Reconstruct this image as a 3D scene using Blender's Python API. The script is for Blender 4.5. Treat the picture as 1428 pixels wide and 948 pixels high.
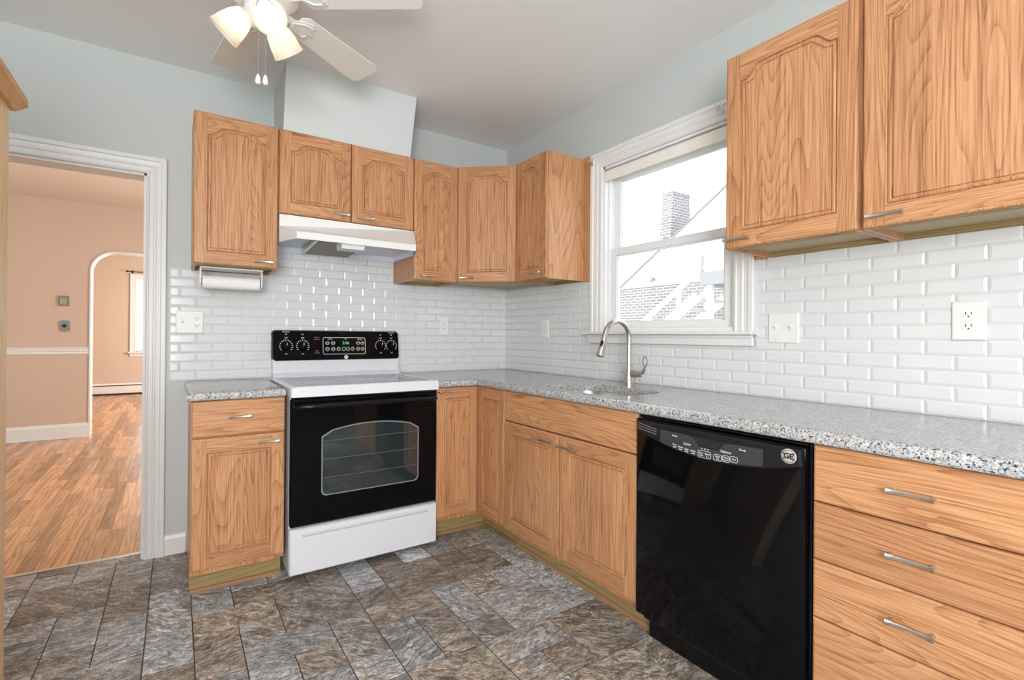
import bpy, bmesh, math, random
from mathutils import Vector, Matrix
random.seed(7)
for o in list(bpy.data.objects): bpy.data.objects.remove(o)
SC = bpy.context.scene
COL = SC.collection

# ------------------------------------------------------------------ camera
CAM = Vector((-2.1221, -3.0895, 1.166))
YAW, PIT, ROL, F = .5737, .0023, .0076, 680.14
fw = Vector((math.sin(YAW)*math.cos(PIT), math.cos(YAW)*math.cos(PIT), math.sin(PIT)))
r0 = Vector((math.cos(YAW), -math.sin(YAW), 0)); u0 = r0.cross(fw)
rr = r0*math.cos(ROL)+u0*math.sin(ROL); uu = u0*math.cos(ROL)-r0*math.sin(ROL)
cd = bpy.data.cameras.new('camera'); cam = bpy.data.objects.new('camera', cd); COL.objects.link(cam)
M = Matrix.Identity(4)
for i in range(3):
    M[i][0] = rr[i]; M[i][1] = uu[i]; M[i][2] = -fw[i]; M[i][3] = CAM[i]
cam.matrix_world = M
cd.sensor_fit = 'HORIZONTAL'; cd.sensor_width = 36; cd.lens = F/1428*36
cd.shift_x = 27.95/1428; cd.shift_y = -7.06/1428; cd.clip_start = .02
SC.camera = cam

# ------------------------------------------------------------------ world, lights, exposure
SC.view_settings.view_transform = 'Standard'; SC.view_settings.look = 'None'
SC.view_settings.gamma = 1; SC.view_settings.use_curve_mapping = False
SC.view_settings.exposure = 0.03
W = bpy.data.worlds.new('world'); SC.world = W; W.use_nodes = True
bg = W.node_tree.nodes['Background']; bg.inputs[0].default_value = (.93, .97, 1, 1); bg.inputs[1].default_value = 3.0

def area(name, loc, target, sx, sy, power, col=(1, 1, 1)):
    l = bpy.data.lights.new(name, 'AREA'); l.shape = 'RECTANGLE'; l.size = sx; l.size_y = sy; l.energy = power; l.color = col
    o = bpy.data.objects.new(name, l); COL.objects.link(o); o.location = loc
    o.rotation_euler = (Vector(target)-Vector(loc)).to_track_quat('-Z', 'Y').to_euler()
    return o
area('fill_front', (-2.5, -4.5, 1.4), (-1.2, -.6, 1.5), 1.4, 1.3, 122, (.97, .985, 1))  # added fill light behind the camera; wall_front has no window
area('fill_left', (-3.22, -3.75, 1.6), (-.5, -1.5, 2.45), 1.3, 1.3, 36, (.97, .985, 1))  # added fill from the left, lifts the right wall and ceiling
area('daylight_dining_window', (-.75, 2.2, 1.5), (-4, 2.2, .8), 1.5, 1.5, 54, (1, .97, .92))
area('daylight_living_window', (-.2, 6.3, 1.5), (-4, 6.3, 1.0), 2.0, 1.6, 150, (1, .97, .92))

# ------------------------------------------------------------------ materials
def new_mat(name):
    m = bpy.data.materials.new(name); m.use_nodes = True
    nt = m.node_tree; b = nt.nodes['Principled BSDF']
    return m, nt, b
def plain(name, col, rough=.5, metal=0, spec=.5, bump=0, bscale=60, coat=0):
    m, nt, b = new_mat(name)
    b.inputs['Base Color'].default_value = (*col, 1); b.inputs['Roughness'].default_value = rough
    b.inputs['Metallic'].default_value = metal; b.inputs['Specular IOR Level'].default_value = spec
    b.inputs['Coat Weight'].default_value = coat
    tc = nt.nodes.new('ShaderNodeTexCoord'); n = nt.nodes.new('ShaderNodeTexNoise'); n.inputs['Scale'].default_value = bscale
    nt.links.new(tc.outputs['Object'], n.inputs['Vector'])
    mr = nt.nodes.new('ShaderNodeMapRange'); mr.inputs[3].default_value = max(rough-.04, .02); mr.inputs[4].default_value = min(rough+.04, 1)
    nt.links.new(n.outputs[0], mr.inputs[0]); nt.links.new(mr.outputs[0], b.inputs['Roughness'])
    if bump:
        bp = nt.nodes.new('ShaderNodeBump'); bp.inputs['Strength'].default_value = bump; bp.inputs['Distance'].default_value = .002
        nt.links.new(n.outputs[0], bp.inputs['Height']); nt.links.new(bp.outputs[0], b.inputs['Normal'])
    return m
def emit(name, col, s):
    m, nt, b = new_mat(name); b.inputs['Base Color'].default_value = (*col, 1)
    b.inputs['Emission Color'].default_value = (*col, 1); b.inputs['Emission Strength'].default_value = s
    return m
class NB:
    """small node-building helper"""
    def __init__(s, nt): s.nt = nt
    def n(s, t, **k):
        nd = s.nt.nodes.new('ShaderNode'+t)
        for a, v in k.items(): setattr(nd, a, v)
        return nd
    def l(s, a, b): s.nt.links.new(a, b)
    def math(s, op, a, b=0, c=0):
        nd = s.n('Math', operation=op)
        for i, v in enumerate((a, b, c)):
            if isinstance(v, (int, float)): nd.inputs[i].default_value = v
            else: s.l(v, nd.inputs[i])
        return nd.outputs[0]
    def vmath(s, op, a, b):
        nd = s.n('VectorMath', operation=op)
        for i, v in enumerate((a, b)):
            if isinstance(v, (tuple, list)): nd.inputs[i].default_value = v
            else: s.l(v, nd.inputs[i])
        return nd.outputs[0]
    def ramp(s, fac, stops, interp='LINEAR'):
        nd = s.n('ValToRGB'); cr = nd.color_ramp; cr.interpolation = interp
        while len(cr.elements) < len(stops): cr.elements.new(.5)
        for e, (p, c) in zip(cr.elements, stops):
            e.position = p; e.color = (*c, 1) if len(c) == 3 else c
        s.l(fac, nd.inputs[0]); return nd.outputs[0]
    def mix(s, fac, a, b, mode='MIX'):
        nd = s.n('Mix', data_type='RGBA', blend_type=mode)
        for i, v in ((0, fac), (6, a), (7, b)):
            if isinstance(v, (int, float)): nd.inputs[i].default_value = v
            elif isinstance(v, tuple): nd.inputs[i].default_value = (*v, 1) if len(v) == 3 else v
            else: s.l(v, nd.inputs[i])
        return nd.outputs[2]
    def noise(s, vec, scale, detail=2, rough=.5, dist=0):
        nd = s.n('TexNoise'); nd.inputs['Scale'].default_value = scale; nd.inputs['Detail'].default_value = detail
        nd.inputs['Roughness'].default_value = rough; nd.inputs['Distortion'].default_value = dist
        s.l(vec, nd.inputs['Vector']); return nd.outputs[0]
    def bump(s, h, strength, dist, b):
        nd = s.n('Bump'); nd.inputs['Strength'].default_value = strength; nd.inputs['Distance'].default_value = dist
        s.l(h, nd.inputs['Height']); s.l(nd.outputs[0], b.inputs['Normal'])

OAK_L, OAK_M, OAK_D = (.60, .320, .160), (.475, .225, .102), (.205, .078, .034)
def oak(name, axis='z', strips=False, L=OAK_L, Md=OAK_M, D=OAK_D, rough=.36):
    m, nt, b = new_mat(name); q = NB(nt)
    tc = q.n('TexCoord'); at = q.n('Attribute', attribute_name='board'); oi = q.n('ObjectInfo')
    co = tc.outputs['Object']
    seed = q.math('ADD', at.outputs['Fac'], q.math('MULTIPLY', oi.outputs['Random'], 57.3))
    w0 = q.n('TexWhiteNoise', noise_dimensions='1D'); q.l(seed, w0.inputs['W']); off = q.math('MULTIPLY', w0.outputs[0], 6.0)
    sx = q.n('SeparateXYZ'); q.l(co, sx.inputs[0])
    o3 = {'z': (0, 1, 2), 'x': (2, 1, 0), 'y': (0, 2, 1)}[axis]
    u = sx.outputs[o3[0]]; d = sx.outputs[o3[1]]; v = sx.outputs[o3[2]]
    if strips:
        st = q.math('FLOOR', q.math('MULTIPLY', q.math('ADD', u, off), 9.5))
        ws = q.n('TexWhiteNoise', noise_dimensions='1D'); q.l(q.math('ADD', st, q.math('MULTIPLY', off, 10)), ws.inputs['W'])
        off = q.math('MULTIPLY', ws.outputs[0], 6.0)
    cx = q.n('CombineXYZ'); q.l(q.math('ADD', q.math('MULTIPLY', u, 1.0), off), cx.inputs[0])
    q.l(q.math('MULTIPLY', d, .6), cx.inputs[1]); q.l(q.math('ADD', q.math('MULTIPLY', v, .09), off), cx.inputs[2])
    # cathedral figure: contour lines of a stretched noise
    n1 = q.noise(cx.outputs[0], 5.5, 1.5, .4)
    ph = q.math('FRACT', q.math('MULTIPLY', n1, 44))
    w1 = q.math('POWER', ph, 3.5)          # soft early wood rising to a sharp late-wood line
    # straight fine grain
    cf = q.n('CombineXYZ'); q.l(q.math('ADD', u, off), cf.inputs[0]); q.l(d, cf.inputs[1]); q.l(q.math('MULTIPLY', v, .02), cf.inputs[2])
    n2 = q.noise(cf.outputs[0], 230, 3, .6)
    cm = q.n('CombineXYZ'); q.l(q.math('ADD', u, off), cm.inputs[0]); q.l(d, cm.inputs[1]); q.l(q.math('MULTIPLY', v, .05), cm.inputs[2])
    n3 = q.noise(cm.outputs[0], 60, 3, .6)
    n2c = q.math('MULTIPLY_ADD', q.math('SUBTRACT', n2, .5), 2.1, .5)
    g = q.math('ADD', q.math('MULTIPLY', w1, .23), q.math('ADD', q.math('MULTIPLY', n2c, .52), q.math('MULTIPLY', n3, .38)))
    col = q.ramp(g, [(.34, L), (.56, Md), (.90, D)])
    wn = q.n('TexWhiteNoise', noise_dimensions='1D'); q.l(off, wn.inputs['W'])
    tone = q.ramp(wn.outputs[0], [(0, (.88, .85, .82)), (.5, (1, 1, 1)), (1, (1.08, 1.07, 1.04))])
    col = q.mix(1.0, col, tone, 'MULTIPLY')
    q.l(col, b.inputs['Base Color'])
    b.inputs['Roughness'].default_value = rough; b.inputs['Specular IOR Level'].default_value = .38
    b.inputs['Coat Weight'].default_value = .08; b.inputs['Coat Roughness'].default_value = .22
    q.bump(g, .12, .001, b)
    return m
OV = oak('oak_vertical'); OH = oak('oak_horizontal', 'x'); OY = oak('oak_depth', 'y')
OP = oak('oak_panel', 'z', True)
OPINE = oak('light_oak', 'z', False, (.90, .68, .43), (.84, .60, .35), (.70, .46, .24), .45)
OCROWN = oak('crown_oak', 'y', False, (.80, .48, .22), (.72, .40, .16), (.5, .24, .08), .4)
OLIVE = oak('unfinished_edge', 'x', False, (.38, .29, .125), (.31, .22, .09), (.18, .12, .045), .6)
PLY = plain('underside_ply', (.50, .40, .24), .55)
SHOE = oak('shoe_wood', 'x', False, (.40, .24, .13), (.32, .18, .09), (.2, .1, .05), .5)

WALLP = plain('wall_paint', (.535, .572, .565), .55, bump=.05, bscale=240)
CEILP = plain('ceiling_paint', (.86, .86, .855), .6, bump=.06, bscale=160)
CHASE = plain('chase_paint', (.62, .65, .65), .55)
WHITE = plain('trim_white', (.76, .76, .75), .35)
VINYL = plain('vinyl_white', (.80, .81, .82), .3)
PEACH = plain('peach_paint', (.62, .47, .365), .6)
PEACHC = plain('peach_ceiling', (.74, .65, .56), .65)
ENAMEL = plain('white_enamel', (.73, .74, .785), .25, coat=.2)
HOODW = plain('hood_enamel', (.78, .78, .77), .3)
HOODIN = plain('hood_inside', (.74, .80, .88), .4)
PLATE = plain('plate_plastic', (.80, .80, .78), .35)
SLOT = plain('slot_black', (.015, .015, .015), .5)
BLACK = plain('black_gloss', (.003, .003, .004), .06, spec=.15)
BLACKP = plain('black_plastic', (.004, .004, .005), .25, spec=.3)
BLACKM = plain('black_panel', (.013, .014, .018), .22, spec=.3)
PRINT = plain('white_print', (.80, .80, .80), .5)
REDP = plain('red_print', (.7, .25, .22), .5)
LED = emit('green_led', (.04, .6, .14), .75)
CHROME = plain('badge_silver', (.78, .78, .78), .3, .6)
PAPER = plain('paper_white', (.86, .86, .85), .85, bump=.2, bscale=120)
BLIND = plain('blind_fabric', (.83, .80, .73), .7)
DARKM = plain('dark_metal', (.03, .03, .03), .4, .7)
FANW = plain('fan_white', (.80, .79, .74), .4)
FANARM = plain('fan_white_metal', (.78, .78, .78), .25, .15)
GREASE = plain('filter_mesh', (.24, .215, .17), .45, .6, bump=.8, bscale=420)
def nickel(name, col=(.62, .585, .535), rough=.28):
    m, nt, b = new_mat(name); q = NB(nt)
    b.inputs['Base Color'].default_value = (*col, 1); b.inputs['Metallic'].default_value = 1
    tc = q.n('TexCoord'); mp = q.n('Mapping'); mp.inputs['Scale'].default_value = (30, 30, 900); q.l(tc.outputs['Object'], mp.inputs[0])
    n = q.noise(mp.outputs[0], 1, 2); mr = q.n('MapRange'); mr.inputs[3].default_value = rough-.07; mr.inputs[4].default_value = rough+.09
    q.l(n, mr.inputs[0]); q.l(mr.outputs[0], b.inputs['Roughness'])
    return m
NICKEL = nickel('brushed_nickel'); STEEL = nickel('stainless', (.66, .65, .63), .3)
def granite():
    m, nt, b = new_mat('speckled_counter'); q = NB(nt)
    tc = q.n('TexCoord'); co = tc.outputs['Object']
    base = q.ramp(q.noise(co, 26, 3), [(.3, (.43, .43, .43)), (.7, (.57, .57, .57))])
    def speck(scale, thr, col, prev, soft=.05):
        n = q.noise(co, scale, 2.5, .65)
        f = q.ramp(n, [(thr, (0, 0, 0)), (thr+soft, (1, 1, 1))])
        return q.mix(f, prev, col)
    c = speck(130, .53, (.27, .27, .28), base)
    c = speck(95, .58, (.72, .72, .71), c)
    c = speck(190, .57, (.10, .10, .11), c)
    co2 = q.vmath('ADD', co, (5.3, 2.1, 7.7))
    n = q.noise(co2, 120, 2.5, .7); c = q.mix(q.ramp(n, [(.60, (0, 0, 0)), (.63, (1, 1, 1))]), c, (.03, .035, .04))
    n = q.noise(q.vmath('ADD', co, (1.3, 9.1, .7)), 150, 2, .6); c = q.mix(q.ramp(n, [(.66, (0, 0, 0)), (.69, (1, 1, 1))]), c, (.34, .24, .17))
    q.l(c, b.inputs['Base Color']); b.inputs['Roughness'].default_value = .2; b.inputs['Coat Weight'].default_value = .2
    return m
GRAN = granite()
def slate():
    m, nt, b = new_mat('slate_vinyl'); q = NB(nt)
    tc = q.n('TexCoord'); at = q.n('Attribute', attribute_name='board'); r = at.outputs['Fac']
    wn = q.n('TexWhiteNoise', noise_dimensions='1D'); q.l(r, wn.inputs['W'])
    wn2 = q.n('TexWhiteNoise', noise_dimensions='1D'); q.l(q.math('ADD', r, 91.7), wn2.inputs['W'])
    off = q.n('CombineXYZ'); q.l(q.math('MULTIPLY', r, 3.3), off.inputs[0]); q.l(q.math('MULTIPLY', r, 1.7), off.inputs[1]); q.l(r, off.inputs[2])
    p = q.vmath('ADD', tc.outputs['Object'], off.outputs[0])
    vr = q.n('VectorRotate', rotation_type='Z_AXIS'); q.l(p, vr.inputs['Vector']); q.l(q.math('MULTIPLY_ADD', wn.outputs[0], 1.3, -.5), vr.inputs['Angle'])
    mp = q.n('Mapping'); mp.inputs['Scale'].default_value = (1, 2.1, 1); q.l(vr.outputs[0], mp.inputs[0]); p2 = mp.outputs[0]
    big = q.noise(p2, 4.2, 7, .66, 1.3)
    fine = q.math('MULTIPLY_ADD', q.math('SUBTRACT', q.math('ADD', q.math('MULTIPLY', q.noise(p2, 9, 8, .72, 1.8), .6), q.math('MULTIPLY', q.noise(p2, 40, 6, .72, 1.0), .4)), .5), 2.5, .5)
    ridge = q.math('ABSOLUTE', q.math('SUBTRACT', q.noise(p2, 8, 7, .66, 1.8), .5))
    ridge2 = q.math('ABSOLUTE', q.math('SUBTRACT', q.noise(q.vmath('ADD', p2, (3, 7, 1)), 19, 6, .7, 1.2), .5))
    brown = q.ramp(fine, [(.3, (.14, .112, .09)), (.5, (.37, .30, .24)), (.7, (.60, .52, .44))])
    grey = q.ramp(fine, [(.3, (.25, .257, .265)), (.5, (.50, .51, .52)), (.72, (.74, .745, .74))])
    sel = q.math('ADD', q.math('MULTIPLY', q.math('SUBTRACT', big, .5), 2.6), q.math('MULTIPLY_ADD', wn2.outputs[0], 1.3, -.25))
    c = q.mix(q.ramp(sel, [(.25, (0, 0, 0)), (.75, (1, 1, 1))]), grey, brown)
    c = q.mix(q.ramp(big, [(.56, (0, 0, 0)), (.74, (.75, .75, .75))]), c, q.ramp(fine, [(.35, (.44, .42, .40)), (.65, (.80, .785, .76))]))
    ly = q.math('MULTIPLY', q.noise(q.vmath('ADD', p2, (11, 4, 2)), 6.5, 8, .66, .9), 9)
    fr_ = q.math('FRACT', ly); lv = q.n('TexWhiteNoise', noise_dimensions='1D'); q.l(q.math('ADD', q.math('FLOOR', ly), q.math('MULTIPLY', r, 3.1)), lv.inputs['W'])
    c = q.mix(1, c, q.ramp(lv.outputs[0], [(0, (.70, .69, .68)), (1, (1.26, 1.27, 1.28))]), 'MULTIPLY')
    c = q.mix(q.ramp(fr_, [(.0, (.75, .75, .75)), (.10, (.25, .25, .25)), (.22, (0, 0, 0))]), c, (.05, .047, .045))
    c = q.mix(q.ramp(ridge, [(.0, (.9, .9, .9)), (.022, (0, 0, 0))]), c, (.035, .034, .034))
    c = q.mix(q.ramp(ridge2, [(.0, (.6, .6, .6)), (.03, (0, 0, 0))]), c, (.05, .047, .045))
    wn3 = q.n('TexWhiteNoise', noise_dimensions='1D'); q.l(q.math('ADD', r, 17.3), wn3.inputs['W'])
    c = q.mix(1, c, q.ramp(wn3.outputs[0], [(0, (.84, .84, .84)), (1, (1.34, 1.34, 1.34))]), 'MULTIPLY')
    q.l(c, b.inputs['Base Color'])
    rg = q.n('MapRange'); rg.inputs[3].default_value = .28; rg.inputs[4].default_value = .5; q.l(fine, rg.inputs[0]); q.l(rg.outputs[0], b.inputs['Roughness'])
    h = q.math('ADD', q.math('ADD', q.math('MULTIPLY', fine, .45), q.math('MULTIPLY', q.math('MINIMUM', fr_, .2), 1.5)), q.math('MINIMUM', q.math('MULTIPLY', ridge, 6), .4))
    q.bump(h, .55, .004, b)
    return m
SLATE = slate(); GROUT = plain('floor_grout', (.055, .052, .05), .6)
def hardwood():
    m, nt, b = new_mat('hardwood'); q = NB(nt)
    tc = q.n('TexCoord'); s = q.n('SeparateXYZ'); q.l(tc.outputs['Object'], s.inputs[0]); X, Y = s.outputs[0], s.outputs[1]
    xi = q.math('FLOOR', q.math('DIVIDE', X, .066)); fx = q.math('FRACT', q.math('DIVIDE', X, .066))
    wn = q.n('TexWhiteNoise', noise_dimensions='1D'); q.l(xi, wn.inputs['W'])
    yy = q.math('ADD', q.math('DIVIDE', Y, 1.1), q.math('MULTIPLY', wn.outputs[0], 5)); yi = q.math('FLOOR', yy); fy = q.math('FRACT', yy)
    cid = q.math('ADD', q.math('MULTIPLY', xi, 13.7), q.math('MULTIPLY', yi, 5.31))
    w2 = q.n('TexWhiteNoise', noise_dimensions='1D'); q.l(cid, w2.inputs['W'])
    cb = q.n('CombineXYZ'); q.l(q.math('ADD', X, q.math('MULTIPLY', w2.outputs[0], 30)), cb.inputs[0]); q.l(q.math('MULTIPLY', Y, .06), cb.inputs[1]); q.l(cid, cb.inputs[2])
    n1 = q.noise(cb.outputs[0], 11, 2); w = q.math('MULTIPLY_ADD', q.math('SINE', q.math('MULTIPLY', n1, 60)), .5, .5)
    n2 = q.noise(cb.outputs[0], 150, 3, .6)
    g = q.math('ADD', q.math('MULTIPLY', w, .35), q.math('MULTIPLY', n2, .7))
    c = q.ramp(g, [(.25, (.62, .37, .20)), (.6, (.50, .265, .13)), (.95, (.27, .125, .055))])
    c = q.mix(1, c, q.ramp(w2.outputs[0], [(0, (.62, .60, .58)), (.4, (.95, .95, .95)), (1, (1.25, 1.2, 1.12))]), 'MULTIPLY')
    # worn grey traffic patches
    mp = q.n('Mapping'); mp.inputs['Scale'].default_value = (1.5, .55, 1); q.l(tc.outputs['Object'], mp.inputs[0])
    st = q.ramp(q.noise(mp.outputs[0], 2.6, 4, .6, .6), [(.55, (0, 0, 0)), (.68, (.65, .65, .65))])
    c = q.mix(st, c, q.mix(.5, c, (.22, .18, .14)))
    gap = q.math('MAXIMUM', q.math('LESS_THAN', fx, .03), q.math('LESS_THAN', fy, .004))
    c = q.mix(gap, c, (.10, .045, .02))
    q.l(c, b.inputs['Base Color']); b.inputs['Roughness'].default_value = .27
    q.bump(q.math('SUBTRACT', g, gap), .15, .002, b)
    return m
HARD = hardwood()
TILEM = plain('wall_tile_glaze', (.71, .72, .73), .16, coat=.1); GROUTW = plain('tile_grout', (.62, .625, .63), .7)
def brick_mat(name, axes, c1, c2, mort, sc=1.0):
    m, nt, b = new_mat(name); q = NB(nt)
    tc = q.n('TexCoord'); s = q.n('SeparateXYZ'); q.l(tc.outputs['Object'], s.inputs[0])
    cb = q.n('CombineXYZ'); q.l(q.math('ADD', s.outputs[0], s.outputs[1]), cb.inputs[0]); q.l(s.outputs[2], cb.inputs[1])
    br = q.n('TexBrick'); q.l(cb.outputs[0], br.inputs['Vector'])
    br.inputs['Color1'].default_value = (*c1, 1); br.inputs['Color2'].default_value = (*c2, 1); br.inputs['Mortar'].default_value = (*mort, 1)
    br.inputs['Scale'].default_value = sc; br.inputs['Brick Width'].default_value = .215; br.inputs['Row Height'].default_value = .075; br.inputs['Mortar Size'].default_value = .011
    q.l(br.outputs[0], b.inputs['Base Color']); b.inputs['Roughness'].default_value = .85
    return m
BRICK = brick_mat('facade_brick', 'yz', (.29, .26, .26), (.35, .32, .32), (.60, .60, .61))
EXTW = plain('exterior_white', (.86, .86, .86), .6); ROOFM = plain('pale_roof', (.30, .30, .31), .8, bump=.4, bscale=30)
DECKM = plain('deck_board', (.40, .40, .42), .8); LATT = plain('grey_lattice', (.36, .36, .38), .8)  # deck platform and rail post share one even grey
GRASS = plain('pale_ground', (.45, .46, .42), .9)
def pane_mat():
    m = bpy.data.materials.new('window_glass'); m.use_nodes = True; nt = m.node_tree; nt.nodes.clear(); q = NB(nt)
    o = q.n('OutputMaterial'); mx = q.n('MixShader'); t = q.n('BsdfTransparent'); g = q.n('BsdfGlossy'); fr = q.n('LayerWeight')
    g.inputs['Roughness'].default_value = .02; fr.inputs[0].default_value = .5; t.inputs[0].default_value = (.97, .98, .98, 1)
    q.l(q.math('MULTIPLY_ADD', q.math('POWER', fr.outputs[1], 4), .5, .04), mx.inputs[0]); q.l(t.outputs[0], mx.inputs[1]); q.l(g.outputs[0], mx.inputs[2]); q.l(mx.outputs[0], o.inputs[0])
    return m
PANE = pane_mat()
def frosted():
    m = bpy.data.materials.new('frosted_shade'); m.use_nodes = True; nt = m.node_tree; nt.nodes.clear(); q = NB(nt)
    o = q.n('OutputMaterial'); mx = q.n('MixShader'); t = q.n('BsdfTranslucent'); d = q.n('BsdfPrincipled')
    t.inputs[0].default_value = (.93, .87, .78, 1); d.inputs['Base Color'].default_value = (.74, .70, .63, 1); d.inputs['Roughness'].default_value = .3
    mx.inputs[0].default_value = .58; q.l(d.outputs[0], mx.inputs[1]); q.l(t.outputs[0], mx.inputs[2]); q.l(mx.outputs[0], o.inputs[0])
    return m
FROST = frosted(); BULB = emit('warm_bulb', (1, .95, .87), 7)

# ------------------------------------------------------------------ mesh helpers
class MB:
    def __init__(s): s.v = []; s.f = []; s.m = []; s.b = []; s.s = []
    def add(s, vs, fs, mi=0, bd=0, smooth=False):
        o = len(s.v); s.v += [tuple(p) for p in vs]
        for f in fs:
            s.f.append([i+o for i in f]); s.m.append(mi); s.b.append(bd); s.s.append(smooth)
        return s
    def box(s, x0, x1, y0, y1, z0, z1, bev=0, mi=0, bd=0, seg=2):
        x0, x1 = sorted((x0, x1)); y0, y1 = sorted((y0, y1)); z0, z1 = sorted((z0, z1))
        bm = bmesh.new(); bmesh.ops.create_cube(bm, size=1)
        for v in bm.verts:
            v.co = Vector(((x0+x1)/2+v.co.x*(x1-x0), (y0+y1)/2+v.co.y*(y1-y0), (z0+z1)/2+v.co.z*(z1-z0)))
        if bev: bmesh.ops.bevel(bm, geom=list(bm.edges), offset=bev, segments=seg, profile=.5, affect='EDGES')
        s.add_bm(bm, mi, bd); return s
    def add_bm(s, bm, mi=0, bd=0, smooth=False):
        bm.verts.index_update()
        s.add([v.co.copy() for v in bm.verts], [[v.index for v in f.verts] for f in bm.faces], mi, bd, smooth); bm.free()
    def loft(s, rings, mi=0, bd=0, cap0=True, cap1=True, closed=True, smooth=True):
        n = len(rings[0]); o = len(s.v); s.v += [tuple(p) for r in rings for p in r]
        def F(f, sm=smooth): s.f.append(f); s.m.append(mi); s.b.append(bd); s.s.append(sm)
        for k in range(len(rings)-1):
            for i in range(n if closed else n-1):
                j = (i+1) % n; F([o+k*n+i, o+k*n+j, o+(k+1)*n+j, o+(k+1)*n+i])
        if cap0: F([o+i for i in reversed(range(n))], False)
        if cap1: F([o+(len(rings)-1)*n+i for i in range(n)], False)
        return s
    def tube(s, pts, rad, n=12, mi=0, caps=True, smooth=True):
        pts = [Vector(p) for p in pts]; rings = []; rad = rad if isinstance(rad, (list, tuple)) else [rad]*len(pts)
        up = None
        for i, p in enumerate(pts):
            t = (pts[min(i+1, len(pts)-1)]-pts[max(i-1, 0)]).normalized()
            if up is None:
                up = Vector((0, 0, 1)) if abs(t.z) < .9 else Vector((0, 1, 0))
            a = (up-t*up.dot(t)).normalized(); b = t.cross(a); up = a
            rings.append([p+(a*math.cos(2*math.pi*k/n)+b*math.sin(2*math.pi*k/n))*rad[i] for k in range(n)])
        return s.loft(rings, mi, 0, caps, caps, True, smooth)
    def lathe(s, prof, center, axis=(0, 0, 1), n=24, mi=0, cap0=True, cap1=True, smooth=True):
        """prof: (radius, distance along axis)"""
        ax = Vector(axis).normalized(); t = Vector((1, 0, 0)) if abs(ax.x) < .9 else Vector((0, 1, 0))
        a = (t-ax*t.dot(ax)).normalized(); b = ax.cross(a); c = Vector(center)
        rings = [[c+ax*h+(a*math.cos(2*math.pi*k/n)+b*math.sin(2*math.pi*k/n))*max(r, 1e-5) for k in range(n)] for r, h in prof]
        return s.loft(rings, mi, 0, cap0, cap1, True, smooth)
    def prism(s, poly, fn, mi=0, bd=0, smooth=False):
        """poly 2D points; fn(p, k) -> 3D for k=0 and k=1"""
        return s.loft([[fn(p, 0) for p in poly], [fn(p, 1) for p in poly]], mi, bd, True, True, True, smooth)
    def text(s, body, size, cx, cz, y, mi=0, fn=None, bold=0):
        c = bpy.data.curves.new('t', 'FONT'); c.body = body; c.size = size; c.align_x = 'CENTER'; c.align_y = 'CENTER'; c.extrude = .0003; c.resolution_u = 2; c.offset = bold
        o = bpy.data.objects.new('t', c); COL.objects.link(o)
        me = bpy.data.meshes.new_from_object(o.evaluated_get(bpy.context.evaluated_depsgraph_get()))
        fn = fn or (lambda x, z, d: (cx+x, y-d, cz+z))
        s.add([fn(v.co.x, v.co.y, v.co.z) for v in me.vertices], [list(p.vertices) for p in me.polygons], mi)
        bpy.data.objects.remove(o); bpy.data.curves.remove(c); bpy.data.meshes.remove(me)
        return s
    def xform(s, Mx):
        s.v = [tuple(Mx @ Vector(p)) for p in s.v]; return s
    def build(s, name, mats, parent=None, loc=None, rotz=0):
        me = bpy.data.meshes.new(name); me.from_pydata(s.v, [], s.f)
        mats = mats if isinstance(mats, (list, tuple)) else [mats]
        for m in mats: me.materials.append(m)
        me.polygons.foreach_set('material_index', s.m); me.polygons.foreach_set('use_smooth', s.s)
        a = me.attributes.new('board', 'FLOAT', 'FACE'); a.data.foreach_set('value', [float(x) for x in s.b])
        bm = bmesh.new(); bm.from_mesh(me); bmesh.ops.recalc_face_normals(bm, faces=bm.faces); bm.to_mesh(me); bm.free()
        if any(s.s): me.set_sharp_from_angle(angle=math.radians(40))
        o = bpy.data.objects.new(name, me); COL.objects.link(o)
        if parent: o.parent = parent
        if loc is not None: o.location = loc
        o.rotation_euler.z = rotz
        return o
def thing(name, label, cat, loc=(0, 0, 0), rotz=0, group=None):
    o = bpy.data.objects.new(name, None); COL.objects.link(o); o.empty_display_size = .05
    o.location = loc; o.rotation_euler = (0, 0, rotz); o['label'] = label; o['category'] = cat
    if group: o['group'] = group
    return o
def tag(o, label, cat, group=None):
    o['label'] = label; o['category'] = cat
    if group: o['group'] = group
    return o
def struct(mb, name, mats, parent=None):
    o = mb.build(name, mats, parent); o['kind'] = 'structure'; return o
def arc(n, a0, a1): return [a0+(a1-a0)*i/n for i in range(n+1)]
def rrect(x0, x1, z0, z1, r, n=5):
    out = []
    for cx, cz, a in ((x1-r, z1-r, 0), (x0+r, z1-r, 90), (x0+r, z0+r, 180), (x1-r, z0+r, 270)):
        for t in arc(n, math.radians(a), math.radians(a+90)): out.append((cx+r*math.cos(t), cz+r*math.sin(t)))
    return out
RZ = -math.pi/2
_b = [0.0]
def nb():
    _b[0] += 1.37; return _b[0]

# ================================================================== STRUCTURE
CZ = 2.587; WX0, WY0 = -3.3, -4.6
DX0, DX1, DZ = -3.02, -2.258, 1.992       # doorway
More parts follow.
